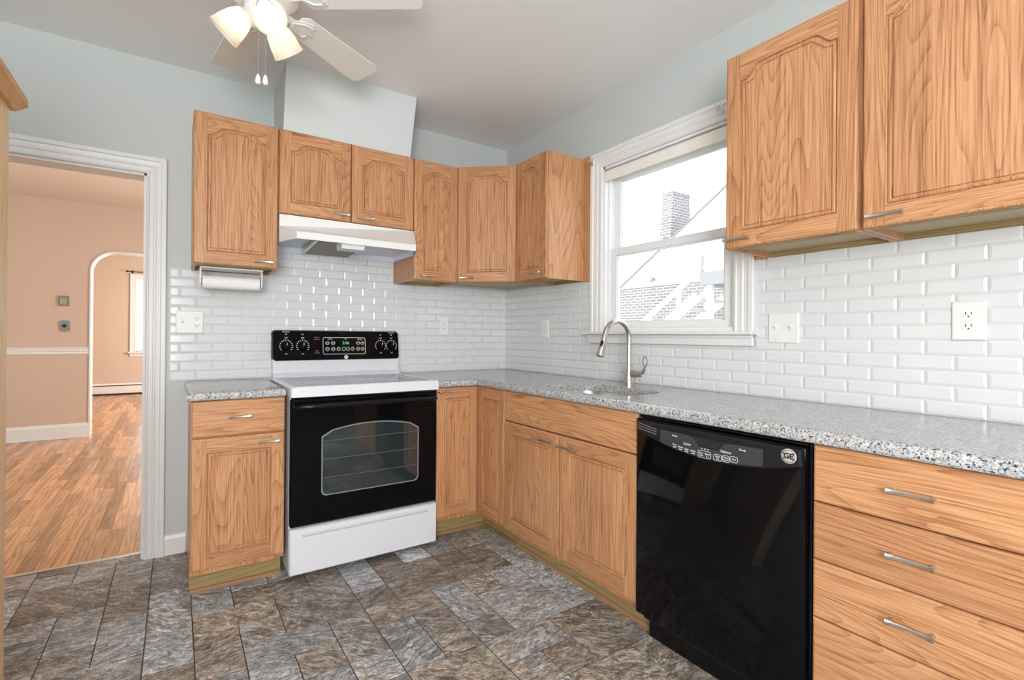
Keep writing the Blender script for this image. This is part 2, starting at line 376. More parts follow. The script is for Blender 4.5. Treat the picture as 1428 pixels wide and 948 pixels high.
# kitchen floor: slate-look vinyl laid on a 6 inch module
TI = lambda i: -.67-.1545*i
TJ = lambda j: -.75-.153*j
occ = {}; tiles = []
def put(i, j, w, h):
    cells = [(i+a, j+b) for a in range(w) for b in range(h)]
    if any(c in occ for c in cells): return False
    for c in cells: occ[c] = 1
    tiles.append((i, j, w, h)); return True
for t in [(5, 0, 2, 2), (2, 0, 2, 2), (0, 3, 2, 2), (-1, 5, 2, 2), (11, -4, 2, 2), (7, 0, 2, 1), (7, 1, 1, 1), (6, 2, 2, 1), (5, 2, 1, 2), (6, 3, 1, 1),
          (7, 3, 1, 1), (6, -1, 2, 1), (5, -1, 1, 1), (4, -1, 1, 1), (4, 0, 1, 1), (4, 1, 1, 1), (3, 2, 2, 1), (4, 3, 1, 2), (2, 2, 1, 2), (3, 3, 1, 1),
          (3, 4, 1, 1), (2, 4, 1, 1), (3, -1, 1, 1), (2, -1, 1, 1), (1, -1, 1, 1), (1, 0, 1, 1), (1, 1, 1, 1), (1, 2, 1, 1), (0, 0, 1, 1), (0, 1, 1, 1), (0, 2, 1, 1),
          (0, -2, 1, 2), (1, 5, 2, 1), (2, 6, 1, 1), (1, 6, 1, 1), (-1, 3, 1, 1), (-1, 4, 1, 1), (-1, 1, 1, 2), (0, 7, 2, 2), (12, -5, 1, 1), (11, -5, 1, 1),
          (10, -5, 1, 2), (10, -3, 1, 2), (9, -2, 1, 2), (9, 0, 1, 1), (9, 1, 1, 1), (12, -2, 1, 1), (11, -2, 1, 2), (10, -1, 1, 2), (9, -4, 1, 2), (8, 1, 1, 2),
          (8, 3, 1, 2), (9, 2, 1, 2), (6, 4, 2, 1), (5, 4, 1, 1), (3, 5, 2, 2), (5, 5, 1, 2), (10, 1, 2, 2), (7, 5, 2, 2), (3, 7, 1, 1), (2, 7, 1, 2)]: put(*t)
rt = random.Random(3)
for j in range(-6, 26):
    for i in range(-5, 18):
        if (i, j) in occ: continue
        for w, h in rt.sample([(2, 2), (2, 1), (1, 2), (1, 1)], 4)+[(1, 1)]:
            if put(i, j, w, h): break
fl = MB()
fl.box(WX0, .0, WY0, .105, -.05, -.0015, mi=1)
g = .0019
for k, (i, j, w, h) in enumerate(tiles):
    x0, x1 = max(TI(i+w)+g, WX0), min(TI(i)-g, 0); y0, y1 = max(TJ(j+h)+g, WY0), min(TJ(j)-g, .105)
    if x1-x0 < .005 or y1-y0 < .005: continue
    fl.loft([[(x0, y0, -.0015), (x1, y0, -.0015), (x1, y1, -.0015), (x0, y1, -.0015)], [(x0+.001, y0+.001, 0), (x1-.001, y0+.001, 0), (x1-.001, y1-.001, 0), (x0+.001, y1-.001, 0)]], 0, 3.7*k+.5, False, True, True, False)
struct(fl, 'floor', [SLATE, GROUT])
struct(MB().box(WX0-.1, .12, WY0-.1, .12, CZ, CZ+.1), 'ceiling', CEILP)
wb = MB()
wb.box(WX0-.1, DX0, 0, .12, -.05, CZ); wb.box(DX0, DX1, 0, .12, DZ, CZ); wb.box(DX1, .12, 0, .12, -.05, CZ)
wall_back = struct(wb, 'wall_back', WALLP)
YW0, YW1, ZW0, ZW1 = -1.835, -1.020, 1.195, 2.168     # kitchen window opening
wr = MB()
wr.box(0, .12, YW1, 0, -.05, CZ); wr.box(0, .12, WY0, YW0, -.05, CZ); wr.box(0, .12, YW0, YW1, -.05, ZW0); wr.box(0, .12, YW0, YW1, ZW1, CZ)
wall_right = struct(wr, 'wall_right', WALLP)
struct(MB().box(WX0-.1, WX0, WY0-.1, 0, -.05, CZ), 'wall_left', WALLP)
struct(MB().box(WX0, .12, WY0-.1, WY0, -.05, CZ), 'wall_front', WALLP)
# duct chase above the hood cabinet: leans outwards to the ceiling
ch = MB(); zb = 2.254
ch.loft([[(-1.655, 0, zb), (-.932, 0, zb), (-.932, -.312, zb), (-1.655, -.312, zb)], [(-1.655, 0, CZ), (-.927, 0, CZ), (-.927, -.39, CZ), (-1.655, -.388, CZ)]], smooth=False)
struct(ch, 'wall_chase', CHASE)
# tiled backsplash
def splash(nm, parent, along, wall_fn, lo, hi, joint, rows, cut=None):
    mb = MB(); P = .1515; RH = .05; z0 = .914
    def tile(a0, a1, c0, c1):
        if a1-a0 < .006 or c1-c0 < .006: return
        e = .0008; bv = min(.009, (a1-a0)/2-.001, (c1-c0)/2-.001)
        r0 = [(a0+e, c0+e), (a1-e, c0+e), (a1-e, c1-e), (a0+e, c1-e)]; r1 = [(a0+bv, c0+bv), (a1-bv, c0+bv), (a1-bv, c1-bv), (a0+bv, c1-bv)]
        mb.loft([[wall_fn(a, c, .003) for a, c in r0], [wall_fn(a, c, .0054) for a, c in r0], [wall_fn(a, c, .008) for a, c in r1]], 0, 0, False, True, True, False)
    spans = [(lo, hi, z0, z0+RH*rows)]
    for k in range(rows):
        c0, c1 = z0+RH*k, z0+RH*(k+1); ph = joint+(P/2 if k % 2 else 0)
        n0 = math.floor((lo-ph)/P)-1
        for n in range(n0, n0+60):
            a0, a1 = ph+n*P, ph+(n+1)*P
            a0, a1 = max(a0, lo), min(a1, hi)
            if a1 <= a0: continue
            if cut:
                segs = [(a0, a1, c0, c1)]
                for (ca0, ca1, cz0, cz1) in cut:
                    ns = []
                    for (p0, p1, q0, q1) in segs:
                        if p1 <= ca0 or p0 >= ca1 or q1 <= cz0 or q0 >= cz1: ns.append((p0, p1, q0, q1)); continue
                        if p0 < ca0: ns.append((p0, ca0, q0, q1))
                        if p1 > ca1: ns.append((ca1, p1, q0, q1))
                        if q0 < cz0: ns.append((max(p0, ca0), min(p1, ca1), q0, cz0))
                        if q1 > cz1: ns.append((max(p0, ca0), min(p1, ca1), cz1, q1))
                    segs = ns
                for sg in segs: tile(*sg)
            else: tile(a0, a1, c0, c1)
    # grout bed
    def bed(a0, a1, c0, c1):
        p = [(a0, c0), (a1, c0), (a1, c1), (a0, c1)]
        mb.loft([[wall_fn(a, c, 0) for a, c in p], [wall_fn(a, c, .0035) for a, c in p]], 1, 0, False, True, True, False)
    if cut:
        ca0, ca1, cz0, cz1 = cut[0]
        bed(lo, ca0, z0, z0+RH*rows); bed(ca1, hi, z0, z0+RH*rows); bed(ca0, ca1, z0, cz0)
    else: bed(lo, hi, z0, z0+RH*rows)
    o = mb.build(nm, [TILEM, GROUTW], parent); o['kind'] = 'structure'
splash('tile_backsplash', wall_back, 'x', lambda a, c, d: (a, -d, c), -2.158, 0, -2.035, 12)
# behind the hood the tile runs up a little further
splash('tile_backsplash', wall_right, 'y', lambda a, c, d: (-d, a, c), -3.25, 0, -2.501, 12, [(-1.926, -.926, 1.13, 3)])
ex = MB()
for k in range(3):
    c0 = 1.514+.05*k
    for n in range(-1, 6):
        a0 = -1.676+.1515*n+(.05 if k % 2 else -.02); a1 = min(a0+.1515, -.911); a0 = max(a0, -1.676)
        if a1-a0 < .02: continue
        e, bv = .0008, .009; r0 = [(a0+e, c0+e), (a1-e, c0+e), (a1-e, c0+.05-e), (a0+e, c0+.05-e)]; r1 = [(a0+bv, c0+bv), (a1-bv, c0+bv), (a1-bv, c0+.05-bv), (a0+bv, c0+.05-bv)]
        ex.loft([[(a, 0, c) for a, c in r0], [(a, -.0054, c) for a, c in r0], [(a, -.008, c) for a, c in r1]], 0, 0, False, True, True, False)
o = ex.build('tile_backsplash', TILEM, wall_back); o['kind'] = 'structure'
# moulded casings
CASE = [(0, 0), (0, .012), (.006, .016), (.010, .016), (.014, .012), (.030, .013), (.034, .017), (.040, .017), (.044, .014), (.062, .016), (.066, .022), (.084, .022), (.088, .018), (.088, 0)]
def casing_rings(a0, a1, zb, zt, fn, wscale=1.0):
    rings = []
    for u, v in CASE:
        u *= wscale
        rings.append([fn(a0-u, zb, v), fn(a0-u, zt+u, v), fn(a1+u, zt+u, v), fn(a1+u, zb, v)])
    return rings
dc = MB(); dc.loft(casing_rings(DX0, DX1, 0, DZ, lambda a, z, v: (a, -v, z)), smooth=False, cap0=False, cap1=False, closed=False)
dc.box(DX1-.012, DX1, -.001, .121, 0, DZ, .001); dc.box(DX0, DX0+.012, -.001, .121, 0, DZ, .001); dc.box(DX0, DX1, -.001, .121, DZ-.012, DZ, .001)
struct(dc, 'door_1', WHITE)
struct(MB().box(DX0+.012, DX1-.012, .092, .118, -.002, .004, .002), 'trim_1', plain('threshold_strip', (.62, .58, .52), .3, .4))
bb = MB(); bb.loft([[(-2.17, -t, z) for t, z in ((0, 0), (.014, 0), (.014, .085), (.008, .1), (0, .105))], [(-2.075, -t, z) for t, z in ((0, 0), (.014, 0), (.014, .085), (.008, .1), (0, .105))]], smooth=False)
struct(bb, 'baseboard_back', WHITE)

# ------------------------------------------------------------------ kitchen window
win = struct(MB().loft(casing_rings(YW0, YW1, ZW0, ZW1, lambda a, z, v: (-v-.004, a, z), 1.06), smooth=False, cap0=False, cap1=False, closed=False), 'window_1', WHITE)
jb = MB(); t = .014
jb.box(-.004, .12, YW0, YW0+t, ZW0, ZW1, .001); jb.box(-.004, .12, YW1-t, YW1, ZW0, ZW1, .001); jb.box(-.004, .12, YW0, YW1, ZW1-t, ZW1, .001); jb.box(.0, .125, YW0, YW1, ZW0, ZW0+.022, .001)
jb.box(.018, .03, YW1-.030, YW1-t, ZW0, ZW1, .002); jb.box(.018, .03, YW0+t, YW0+.030, ZW0, ZW1, .002); jb.box(.018, .03, YW0, YW1, ZW1-.034, ZW1-t, .002)
jb.box(.060, .068, YW1-.026, YW1-t, ZW0, ZW1, .001); jb.box(.060, .068, YW0+t, YW0+.026, ZW0, ZW1, .001)
jb.build('jamb', VINYL, win)
so = MB(); so.box(-.058, .01, -1.940, -.892, 1.180, 1.196, .004); so.build('stool', WHITE, win)
ap = MB(); ap.box(-.026, -.008, -1.928, -.912, 1.130, 1.180, .004); ap.box(-.032, -.008, -1.928, -.912, 1.164, 1.180, .005); ap.build('apron', WHITE, win)
def sash(nm, x, y0, y1, z0, z1, st, rb, rtp, th=.032):
    m = MB(); m.box(x, x+th, y0, y0+st, z0, z1, .003); m.box(x, x+th, y1-st, y1, z0, z1, .003)
    m.box(x+.0004, x+th-.0004, y0+st-.003, y1-st+.003, z0, z0+rb, .003); m.box(x+.0004, x+th-.0004, y0+st-.003, y1-st+.003, z1-rtp, z1, .003)
    # glazing bead
    for a in ((y0+st, y0+st+.007, z0+rb, z1-rtp), (y1-st-.007, y1-st, z0+rb, z1-rtp), (y0+st, y1-st, z0+rb, z0+rb+.007), (y0+st, y1-st, z1-rtp-.007, z1-rtp)):
        m.box(x+.007, x+th-.008, a[0], a[1], a[2], a[3])
    o = m.build(nm, VINYL, win)
    MB().box(x+.014, x+.018, y0+st-.002, y1-st+.002, z0+rb-.002, z1-rtp+.002).build('pane', PANE, o)
    return o
ls = sash('lower_sash', .030, YW0+.016, YW1-.016, ZW0+.022, 1.685, .058, .034, .042, .030)
sash('upper_sash', .070, YW0+.016, YW1-.016, 1.645, ZW1-.036, .050, .040, .045, .034)
lk = MB(); lk.box(.028, .046, -1.455, -1.415, 1.685, 1.692, .002); lk.tube([(.036, -1.435, 1.690), (.020, -1.437, 1.694), (.014, -1.45, 1.694)], .004, 8); lk.build('sash_lock', VINYL, ls)
# roller blind pulled right up
rb = thing('roller_blind', 'cream roller blind rolled right up at top of kitchen window', 'blind', (.0, -1.4275, 2.125))
m = MB(); m.tube([(.006, -.385, 0), (.006, .385, 0)], .021, 16); m.build('fabric_roll', BLIND, rb)
m = MB(); m.box(-.018, -.015, -.385, .385, -.042, .002, .001); m.box(-.021, -.012, -.385, .385, -.050, -.040, .003); m.build('hem_bar', BLIND, rb)
for sgn in (-1, 1):
    m = MB(); m.box(-.012, .024, sgn*.387, sgn*.390, -.024, .026, .001); m.build('bracket', STEEL, rb)

# ------------------------------------------------------------------ dining and living room beyond the doorway
struct(MB().box(-5.2, -.6, .105, 8.7, -.05, -.001), 'floor_dining', HARD)
struct(MB().box(-5.2, -.5, .12, 8.7, 2.63, 2.73), 'ceiling_dining', PEACHC)
AX, AZ, AR = -2.950, 2.105, .24; AX1 = -1.35
prof = [(AX, 0)]+[(AX+AR-AR*math.cos(t), AZ-AR+AR*math.sin(t)) for t in arc(12, 0, math.pi/2)]+[(AX1-AR+AR*math.sin(t), AZ-AR+AR*math.cos(t)) for t in arc(12, 0, math.pi/2)]+[(AX1, 0)]
wd = MB()
outer = [(-5.2, 0), (-5.2, 2.63), (-.6, 2.63), (-.6, 0)]
poly = [(-5.2, 0)]+prof[:14]  # left piece, split at the crown of the arch
mid = (AX+AX1)/2
left = [(-5.2, 0)]+prof[:14]+[(mid, AZ), (mid, 2.63), (-5.2, 2.63)]
right = [(mid, AZ)]+prof[14:]+[(-.6, 0), (-.6, 2.63), (mid, 2.63)]
for pl in (left, right): wd.prism(pl, lambda p, k: (p[0], 4.0+.14*k, p[1]))
wd_o = struct(wd, 'wall_dining', PEACH)
jm = MB(); pr2 = [(x, z) for x, z in prof]
def inset(p, d):
    out = []
    for i, (x, z) in enumerate(p):
        a = p[max(i-1, 0)]; b = p[min(i+1, len(p)-1)]; tx, tz = b[0]-a[0], b[1]-a[1]; L = math.hypot(tx, tz); out.append((x+tz/L*d, z-tx/L*d))
    return out
pi_, po_ = inset(pr2, .013), inset(pr2, -.001)
jm.loft([[(x, 3.985, z) for x, z in po_], [(x, 3.985, z) for x, z in pi_], [(x, 4.155, z) for x, z in pi_], [(x, 4.155, z) for x, z in po_]], cap0=False, cap1=False, closed=False)
o = jm.build('arch_lining', WHITE, wd_o); o['kind'] = 'structure'
def trimx(x0, x1, y, pr): return MB().loft([[(x0, y-t, z) for t, z in pr], [(x1, y-t, z) for t, z in pr]], smooth=False)
struct(trimx(-5.2, AX-.004, 4.0, [(0, .93), (.012, .932), (.012, .955), (.02, .962), (.022, .985), (.03, .99), (.03, 1.002), (0, 1.008)]), 'trim_2', WHITE)
struct(trimx(-5.2, AX+.012, 4.0, [(0, 0), (.03, 0), (.03, .015), (.018, .02), (.018, .13), (.01, .155), (0, .16)]), 'baseboard_dining', WHITE)
FWY = 8.55
fx0, fx1, fz0, fz1 = -2.79, -1.9, .83, 2.22
wf = MB(); wf.box(-5.2, fx0, FWY, FWY+.14, 0, 2.63); wf.box(fx1, -.2, FWY, FWY+.14, 0, 2.63); wf.box(fx0, fx1, FWY, FWY+.14, 0, fz0); wf.box(fx0, fx1, FWY, FWY+.14, fz1, 2.63)
struct(wf, 'wall_living', plain('beige_paint', (.60, .49, .40), .6))
w2 = struct(MB().loft(casing_rings(fx0, fx1, fz0-.02, fz1, lambda a, z, v: (a, FWY-v, z), 1.05), smooth=False, cap0=False, cap1=False, closed=False), 'window_2', WHITE)
m = MB(); m.box(fx0-.12, fx1+.12, FWY-.06, FWY, fz0-.045, fz0-.02, .004); m.box(fx0-.09, fx1+.09, FWY-.02, FWY, fz0-.11, fz0-.045, .003); m.build('stool', WHITE, w2)
def sash2(nm, y, z0, z1):
    m = MB(); a, b = fx0+.02, fx1-.02
    m.box(a, a+.06, y, y+.03, z0, z1, .003); m.box(b-.06, b, y, y+.03, z0, z1, .003); m.box(a+.058, b-.058, y, y+.03, z0, z0+.05, .003); m.box(a+.058, b-.058, y, y+.03, z1-.05, z1, .003)
    o = m.build(nm, VINYL, w2); MB().box(a+.058, b-.058, y+.013, y+.017, z0+.048, z1-.048).build('pane', PANE, o)
sash2('lower_sash', FWY+.02, fz0-.02, 1.55); sash2('upper_sash', FWY+.06, 1.50, fz1)
m = MB(); m.box(fx0, fx0+.02, FWY, FWY+.12, fz0-.02, fz1); m.box(fx1-.02, fx1, FWY, FWY+.12, fz0-.02, fz1); m.box(fx0, fx1, FWY, FWY+.12, fz1-.001, fz1+.015); m.build('jamb', VINYL, w2)
rd = thing('curtain_rod', 'thin black curtain rod above the far living room window', 'curtain rod', (-2.345, FWY-.07, 2.345))
m = MB(); m.tube([(-.56, 0, 0), (.56, 0, 0)], .008, 10); m.build('rod', DARKM, rd)
for sg in (-1, 1):
    m = MB(); m.lathe([(.004, 0), (.014, .006), (.018, .02), (.012, .034), (.003, .04)], (sg*.56, 0, 0), (sg, 0, 0), 12); m.build('finial', DARKM, rd)
    m = MB(); m.tube([(sg*.50, .068, 0), (sg*.50, 0, -.006)], .005, 8); m.box(sg*.50-.012, sg*.50+.012, .064, .07, -.03, .03, .002); m.build('bracket', DARKM, rd)
ht = thing('baseboard_heater', 'long white baseboard heater along the far living room wall', 'heater', (-3.0, FWY, 0))
m = MB(); pr = [(0, .03), (.06, .03), (.065, .05), (.065, .165), (.055, .18), (0, .215)]
m.loft([[(-1.6, -t, z) for t, z in pr], [(2.3, -t, z) for t, z in pr]], smooth=False); m.build('housing', WHITE, ht)
m = MB(); m.box(-1.6, 2.3, -.066, -.058, .168, .186, .002); m.build('damper_slot', SLOT, ht)
m = MB(); m.box(-1.6, 2.3, -.05, -.01, .0, .032); m.build('toe_gap', SLOT, ht)
struct(MB().box(-5.3, -5.2, .12, 8.7, 0, 2.63), 'wall_dining_left', PEACH)
struct(MB().box(-.6, -.5, .12, 4.14, 0, 2.63), 'wall_dining_right', PEACH)
struct(MB().box(-.1, 0, 4.14, 8.7, 0, 2.63), 'wall_living_right', PEACH)
# thermostats on the dining wall
th = thing('thermostat', 'small square grey thermostat, upper of two on peach wall', 'thermostat', (-3.172, 3.999, 1.463))
MB().box(-.042, .042, -.022, 0, 0, .108, .004).build('case', plain('therm_case', (.20, .175, .13), .4, .0), th)
m = MB(); m.box(-.026, .026, -.024, -.021, .016, .052, .002); m.box(-.026, .026, -.024, -.021, .058, .092, .002); m.build('dial_window', plain('therm_face', (.42, .38, .28), .3), th)
for z in (.03, .072): MB().box(-.02, .02, -.0255, -.0235, z, z+.006, .0005).build('scale', DARKM, th)
th = thing('wall_dial', 'rounded silver control plate with dark knob, lower on peach wall', 'thermostat', (-3.162, 3.999, 1.181))
m = MB(); pl = rrect(-.042, .042, 0, .122, .022); m.prism(pl, lambda p, k: (p[0], -.012*k, p[1])); m.build('plate', plain('dial_plate', (.22, .22, .225), .4, .0), th)
m = MB(); m.lathe([(.017, 0), (.017, .012), (.012, .016)], (0, -.012, .062), (0, -1, 0), 16); m.build('knob', DARKM, th)

# ------------------------------------------------------------------ neighbour's yard through the window
struct(MB().box(.6, 16, -12, 14, -1.55, -1.5), 'floor_yard', GRASS)
nh = thing('neighbour_house', 'pale neighbouring house with gable and brick lower wall outside window', 'house', (8.5, 4.4, -1.5))
m = MB(); m.box(0, 5, -4.2, 4.5, 0, 4.02); m.build('brick_wall', BRICK, nh)
rk = lambda y: 3.69+1.5-.66*(y-.485)                      # rake height above the yard at local y
m = MB(); gp = [(4.5, 4.02), (4.5, 4.06), (1.84, rk(1.84)), (-.92, rk(-.92)), (-3.6, rk(-3.6)), (-4.2, rk(-3.6)), (-4.2, 4.02)]
gp = [(2.25, 4.02), (-4.2, 4.02), (-4.2, rk(-4.2)), (2.25, rk(2.25))]
m.prism(gp, lambda p, k: (-.03+4.9*k, p[0], p[1])); m.build('gable_siding', EXTW, nh)
m = MB(); m.prism([(2.35, rk(2.35)-.02), (-4.2, rk(-4.2)-.02), (-4.2, rk(-4.2)+.03), (2.35, rk(2.35)+.03)], lambda p, k: (-.06+5.0*k, p[0], p[1])); m.build('roof', ROOFM, nh)
m = MB(); m.loft([[(x, y, 4.4) for x, y in ((.70, 1.50), (.70, 1.10), (1.68, 1.10), (1.68, 1.50))], [(x, y, 6.60) for x, y in ((.70, 1.341), (.70, 1.008), (1.448, 1.008), (1.448, 1.341))]], smooth=False)
m.box(.68, 1.47, .99, 1.36, 6.60, 6.66, .01); m.build('chimney', BRICK, nh)
m = MB(); m.tube([(-.02, 1.02, 4.20), (-.12, 1.02, 4.24), (-.14, 1.02, 4.13)], .045, 8); m.build('wall_vent', LATT, nh)
sp = thing('outdoor_stair', 'white outdoor stair climbing past brick wall outside window', 'stairs', (6.6, 2.86, -1.5))
def bar(m, p, q, w, dpt=.05, x=0):
    p, q = Vector(p), Vector(q); d = (q-p).normalized(); nrm = Vector((-d.y, d.x))*w/2
    m.prism([p+nrm, p-nrm, q-nrm, q+nrm], lambda a, k: (x+dpt*k, a.x, a.y))
SL = -.735
ln = lambda y, z0: z0+SL*y
for x_ in (0, .95):
    m = MB(); bar(m, (.02, ln(.02, 3.50)), (3.0, ln(3.0, 3.50)), .22, .05, x_); m.build('stringer', EXTW, sp)
for x_ in (0, .95):
    m = MB(); bar(m, (.02, ln(.02, 4.00)), (3.0, ln(3.0, 4.00)), .10, .05, x_); m.build('handrail', EXTW, sp)
for i in range(11):
    y = .16+.26*i; MB().box(.055, .945, y-.13, y+.13, ln(y, 3.53), ln(y, 3.53)+.04).build('tread', EXTW, sp)
for y in (.45, 1.2, 1.95):
    for x_ in (0, .95): MB().box(x_+.006, x_+.044, y-.05, y+.05, ln(y, 3.56), ln(y, 3.98)).build('baluster', EXTW, sp)
dk = thing('wooden_deck', 'grey raised deck with railing right of stair outside window', 'deck', (6.6, 2.83, -1.5))
MB().box(0, 1.7, -3.0, 0, 3.70, 3.97, .01).build('platform', DECKM, dk)
for y in (-.20, -1.3, -2.6): MB().box(.02, .12, y-.055, y+.055, 0, 3.70).build('post', EXTW, dk)
MB().box(1.1, 1.14, -3.0, -.05, 0, 3.70).build('lattice_screen', LATT, dk)
MB().box(.02, .07, -.06, -.02, 3.97, 4.32).build('rail_post', DECKM, dk)
for z in (4.03, 4.27): MB().box(.025, .065, -3.0, -.06, z, z+.035).build('rail', EXTW, dk)
for i in range(14): MB().box(.03, .06, -.22-.2*i-.015, -.22-.2*i+.015, 4.06, 4.28).build('spindle', EXTW, dk)

# ================================================================== CABINETRY
def outline(w, h, d, arched, sw=.057, rbt=.062, rs=.066, rise=.042, shw=.014, sc=.055):
    x0, x1, zb = sw+d, w-sw-d, rbt+d
    if not arched: return [(x0, zb), (x1, zb), (x1, h-rs-d), (x0, h-rs-d)]
    zt = h-rs-d; zs = zt-rise; n = 8; sc = min(sc, (x1-x0)*.28)
    S = [(x1, zs), (x1-shw, zs)]+[(x1-shw-sc*t, zs+(zt-zs)*(t*t*(3-2*t))) for t in [i/n for i in range(1, n+1)]]
    mid = [((x0+x1)/2, zt+.003)]
    Lf = [(x0+x1-p[0], p[1]) for p in reversed(S)]
    return [(x0, zb), (x1, zb)]+S+mid+Lf
def door_parts(parent, x0, z0, w, h, yf, arched, handle=None, t=.02, name='door'):
    """framed raised-panel door: front plane y=yf facing -y. handle=(x0,x1,z) in the parent's frame"""
    fr = MB(); e = .007; sw = .057 if w > .28 else .050
    rs = .064
    kw = dict(sw=sw, rs=rs)
    o0 = outline(w, h, 0, arched, **kw)
    A = lambda p, y: (x0+p[0], yf+y, z0+p[1])
    b1, b2, b3, b4 = nb(), nb(), nb(), nb()
    zs_idx = 2
    def quad(a, bq, c, dq, mi, bd): fr.add([A(a, 0), A(bq, 0), A(c, 0), A(dq, 0)], [[0, 1, 2, 3]], mi, bd)
    quad((e, e), (sw, e), (sw, h-e), (e, h-e), 0, b1); quad((w-sw, e), (w-e, e), (w-e, h-e), (w-sw, h-e), 0, b2)
    quad((sw, e), (w-sw, e), (w-sw, o0[0][1]), (sw, o0[0][1]), 1, b3)
    top = o0[2:]
    for p, q_ in zip(top[:-1], top[1:]): quad(q_, p, (p[0], h-e), (q_[0], h-e), 1, b4)
    rings = [[A(p, y) for p in outline(w, h, d, arched, **kw)] for d, y in ((0, 0), (.0008, .0075), (.0035, .0085))]
    fr.loft(rings, 0, b1, False, False, True, False)
    ob = [(0, 0), (w, 0), (w, h), (0, h)]; oi = [(e, e), (w-e, e), (w-e, h-e), (e, h-e)]
    fr.loft([[A(p, 0) for p in oi], [A(p, .002) for p in [(.002, .002), (w-.002, .002), (w-.002, h-.002), (.002, h-.002)]], [A(p, .006) for p in ob], [A(p, t) for p in ob]], 0, b2, False, True, True, False)
    d = fr.build(name, [OV, OH], parent)
    pn = MB(); bp = nb()
    rg = [[A(p, y) for p in outline(w, h, dd, arched, **kw)] for dd, y in ((.0036, .0085), (.0055, .0045), (.0085, .0025), (.0125, .0022), (.0150, .0035), (.0155, .0080), (.0185, .0080), (.0200, .0040), (.0215, .0035))]
    pn.loft(rg, 0, bp, False, True, True, False)
    pn.build('panel', OP, d)
    if handle: handle_obj(d, *handle, yf)
    return d
def handle_obj(parent, hx0, hx1, hz, yf):
    m = MB(); L = hx1-hx0; cx = (hx0+hx1)/2; n = 12; rings = []
    for i in range(n+1):
        t = -1+2*i/n; x = cx+t*L/2; y = yf-.0205-.0055*t*t; hh = .0050+.0022*t*t; th = .0034
        rings.append([(x, y-th, hz-hh*.5), (x, y-th, hz+hh*.5), (x, y-th*.2, hz+hh), (x, y+th, hz+hh*.9), (x, y+th, hz-hh*.9), (x, y-th*.2, hz-hh)])
    m.loft(rings)
    for sg in (-1, 1): m.tube([(cx+sg*L*.43, yf-.022, hz), (cx+sg*L*.43, yf+.0005, hz)], [.0042, .0052], 10)
    return m.build('handle', NICKEL, parent)
def drawer_front(parent, x0, x1, z0, z1, yf, handle=None, name='drawer', t=.02):
    m = MB(); e = .006; bd = nb()
    r = lambda d: [(x0+d, z0+d), (x1-d, z0+d), (x1-d, z1-d), (x0+d, z1-d)]
    m.loft([[(x, yf+t, z) for x, z in r(0)], [(x, yf+.006, z) for x, z in r(0)], [(x, yf+.002, z) for x, z in r(.002)], [(x, yf, z) for x, z in r(e)]], 0, bd, True, True, True, False)
    d = m.build(name, OH, parent)
    if handle: handle_obj(d, *handle, yf)
    return d
def upper_body(parent, w, h, dep, low=.0):
    m = MB(); t = .016; d = dep
    for xa, xb in ((0, t), (w-t, w)): m.box(xa, xb, -d, 0, 0, h, 0, 0, nb())
    m.box(t, w-t, -d+.001, 0, h-t, h, 0, 0, nb()); m.box(t, w-t, -.008, -.001, .0, h-t, 0, 2, nb())
    m.box(t, w-t, -d+.001, -.008, .020, .034, 0, 1, nb())
    m.box(t, w-t, -d+.0005, -d+.018, .0, .034, 0, 2, nb()); m.box(t, w-t, -.026, -.008, .002, .020, 0, 2, nb())
    # face frame behind the doors
    for xa, xb in ((.001, .038), (w-.038, w-.001)): m.box(xa, xb, -d-.0004, -d+.01, .001, h-.001, 0, 0, nb())
    return m.build('body', [OV, PLY, OLIVE], parent)
UB, UT, UD = 1.507, 2.253, .305
def upper(name, label, loc, rotz, w, h, doors, dep=UD, extra=None):
    c = thing(name, label, 'cabinet', loc, rotz, None); upper_body(c, w, h, dep)
    for (x0, x1, hd) in doors:
        door_parts(c, x0, .003, x1-x0, h-.005, -dep-.022, True, hd)
    return c
upper('wall_cabinet', 'tall single-door oak wall cabinet above paper towel roll', (-2.061, 0, UB), 0, .383, UT-UB, [(.001, .380, (.268, .356, .032))])
HB = 1.803
upper('wall_cabinet', 'short two-door oak wall cabinet directly above white range hood', (-1.677, 0, HB), 0, .767, UT-HB, [(.002, .3805, (.274, .366, .038)), (.3855, .764, (.414, .508, .034))])
upper('wall_cabinet', 'narrow oak wall cabinet between range hood and diagonal corner cabinet', (-.910, 0, UB), 0, .308, UT-UB, [(.003, .304, (.038, .126, .028))])
cF = upper('wall_cabinet', 'narrow oak wall cabinet left of window with blank end panel', (0, -.577, UB), RZ, .302, UT-UB, [(.003, .301, (.175, .270, .037))])
m = MB(); m.box(.303, .345, -.026, -.001, -.004, UT-UB, .002, 0, nb()); m.box(.301, .349, -.030, -.001, UT-UB-.03, UT-UB+.008, .003, 1, nb()); m.build('filler_strip', [OV, OH], cF)
cG = upper('wall_cabinet', 'oak wall cabinet immediately right of window', (0, -1.983, UB), RZ, .447, UT-UB, [(.001, .440, (.006, .104, .034))])
m = MB(); m.box(-.045, -.001, -.03, -.001, -.004, UT-UB, .002, 0, nb()); m.build('filler_strip', OV, cG)
upper('wall_cabinet', 'wide oak wall cabinet at right edge, above duplex outlet', (0, -2.433, UB), RZ, .60, UT-UB, [(.004, .598, (.020, .112, .034))])
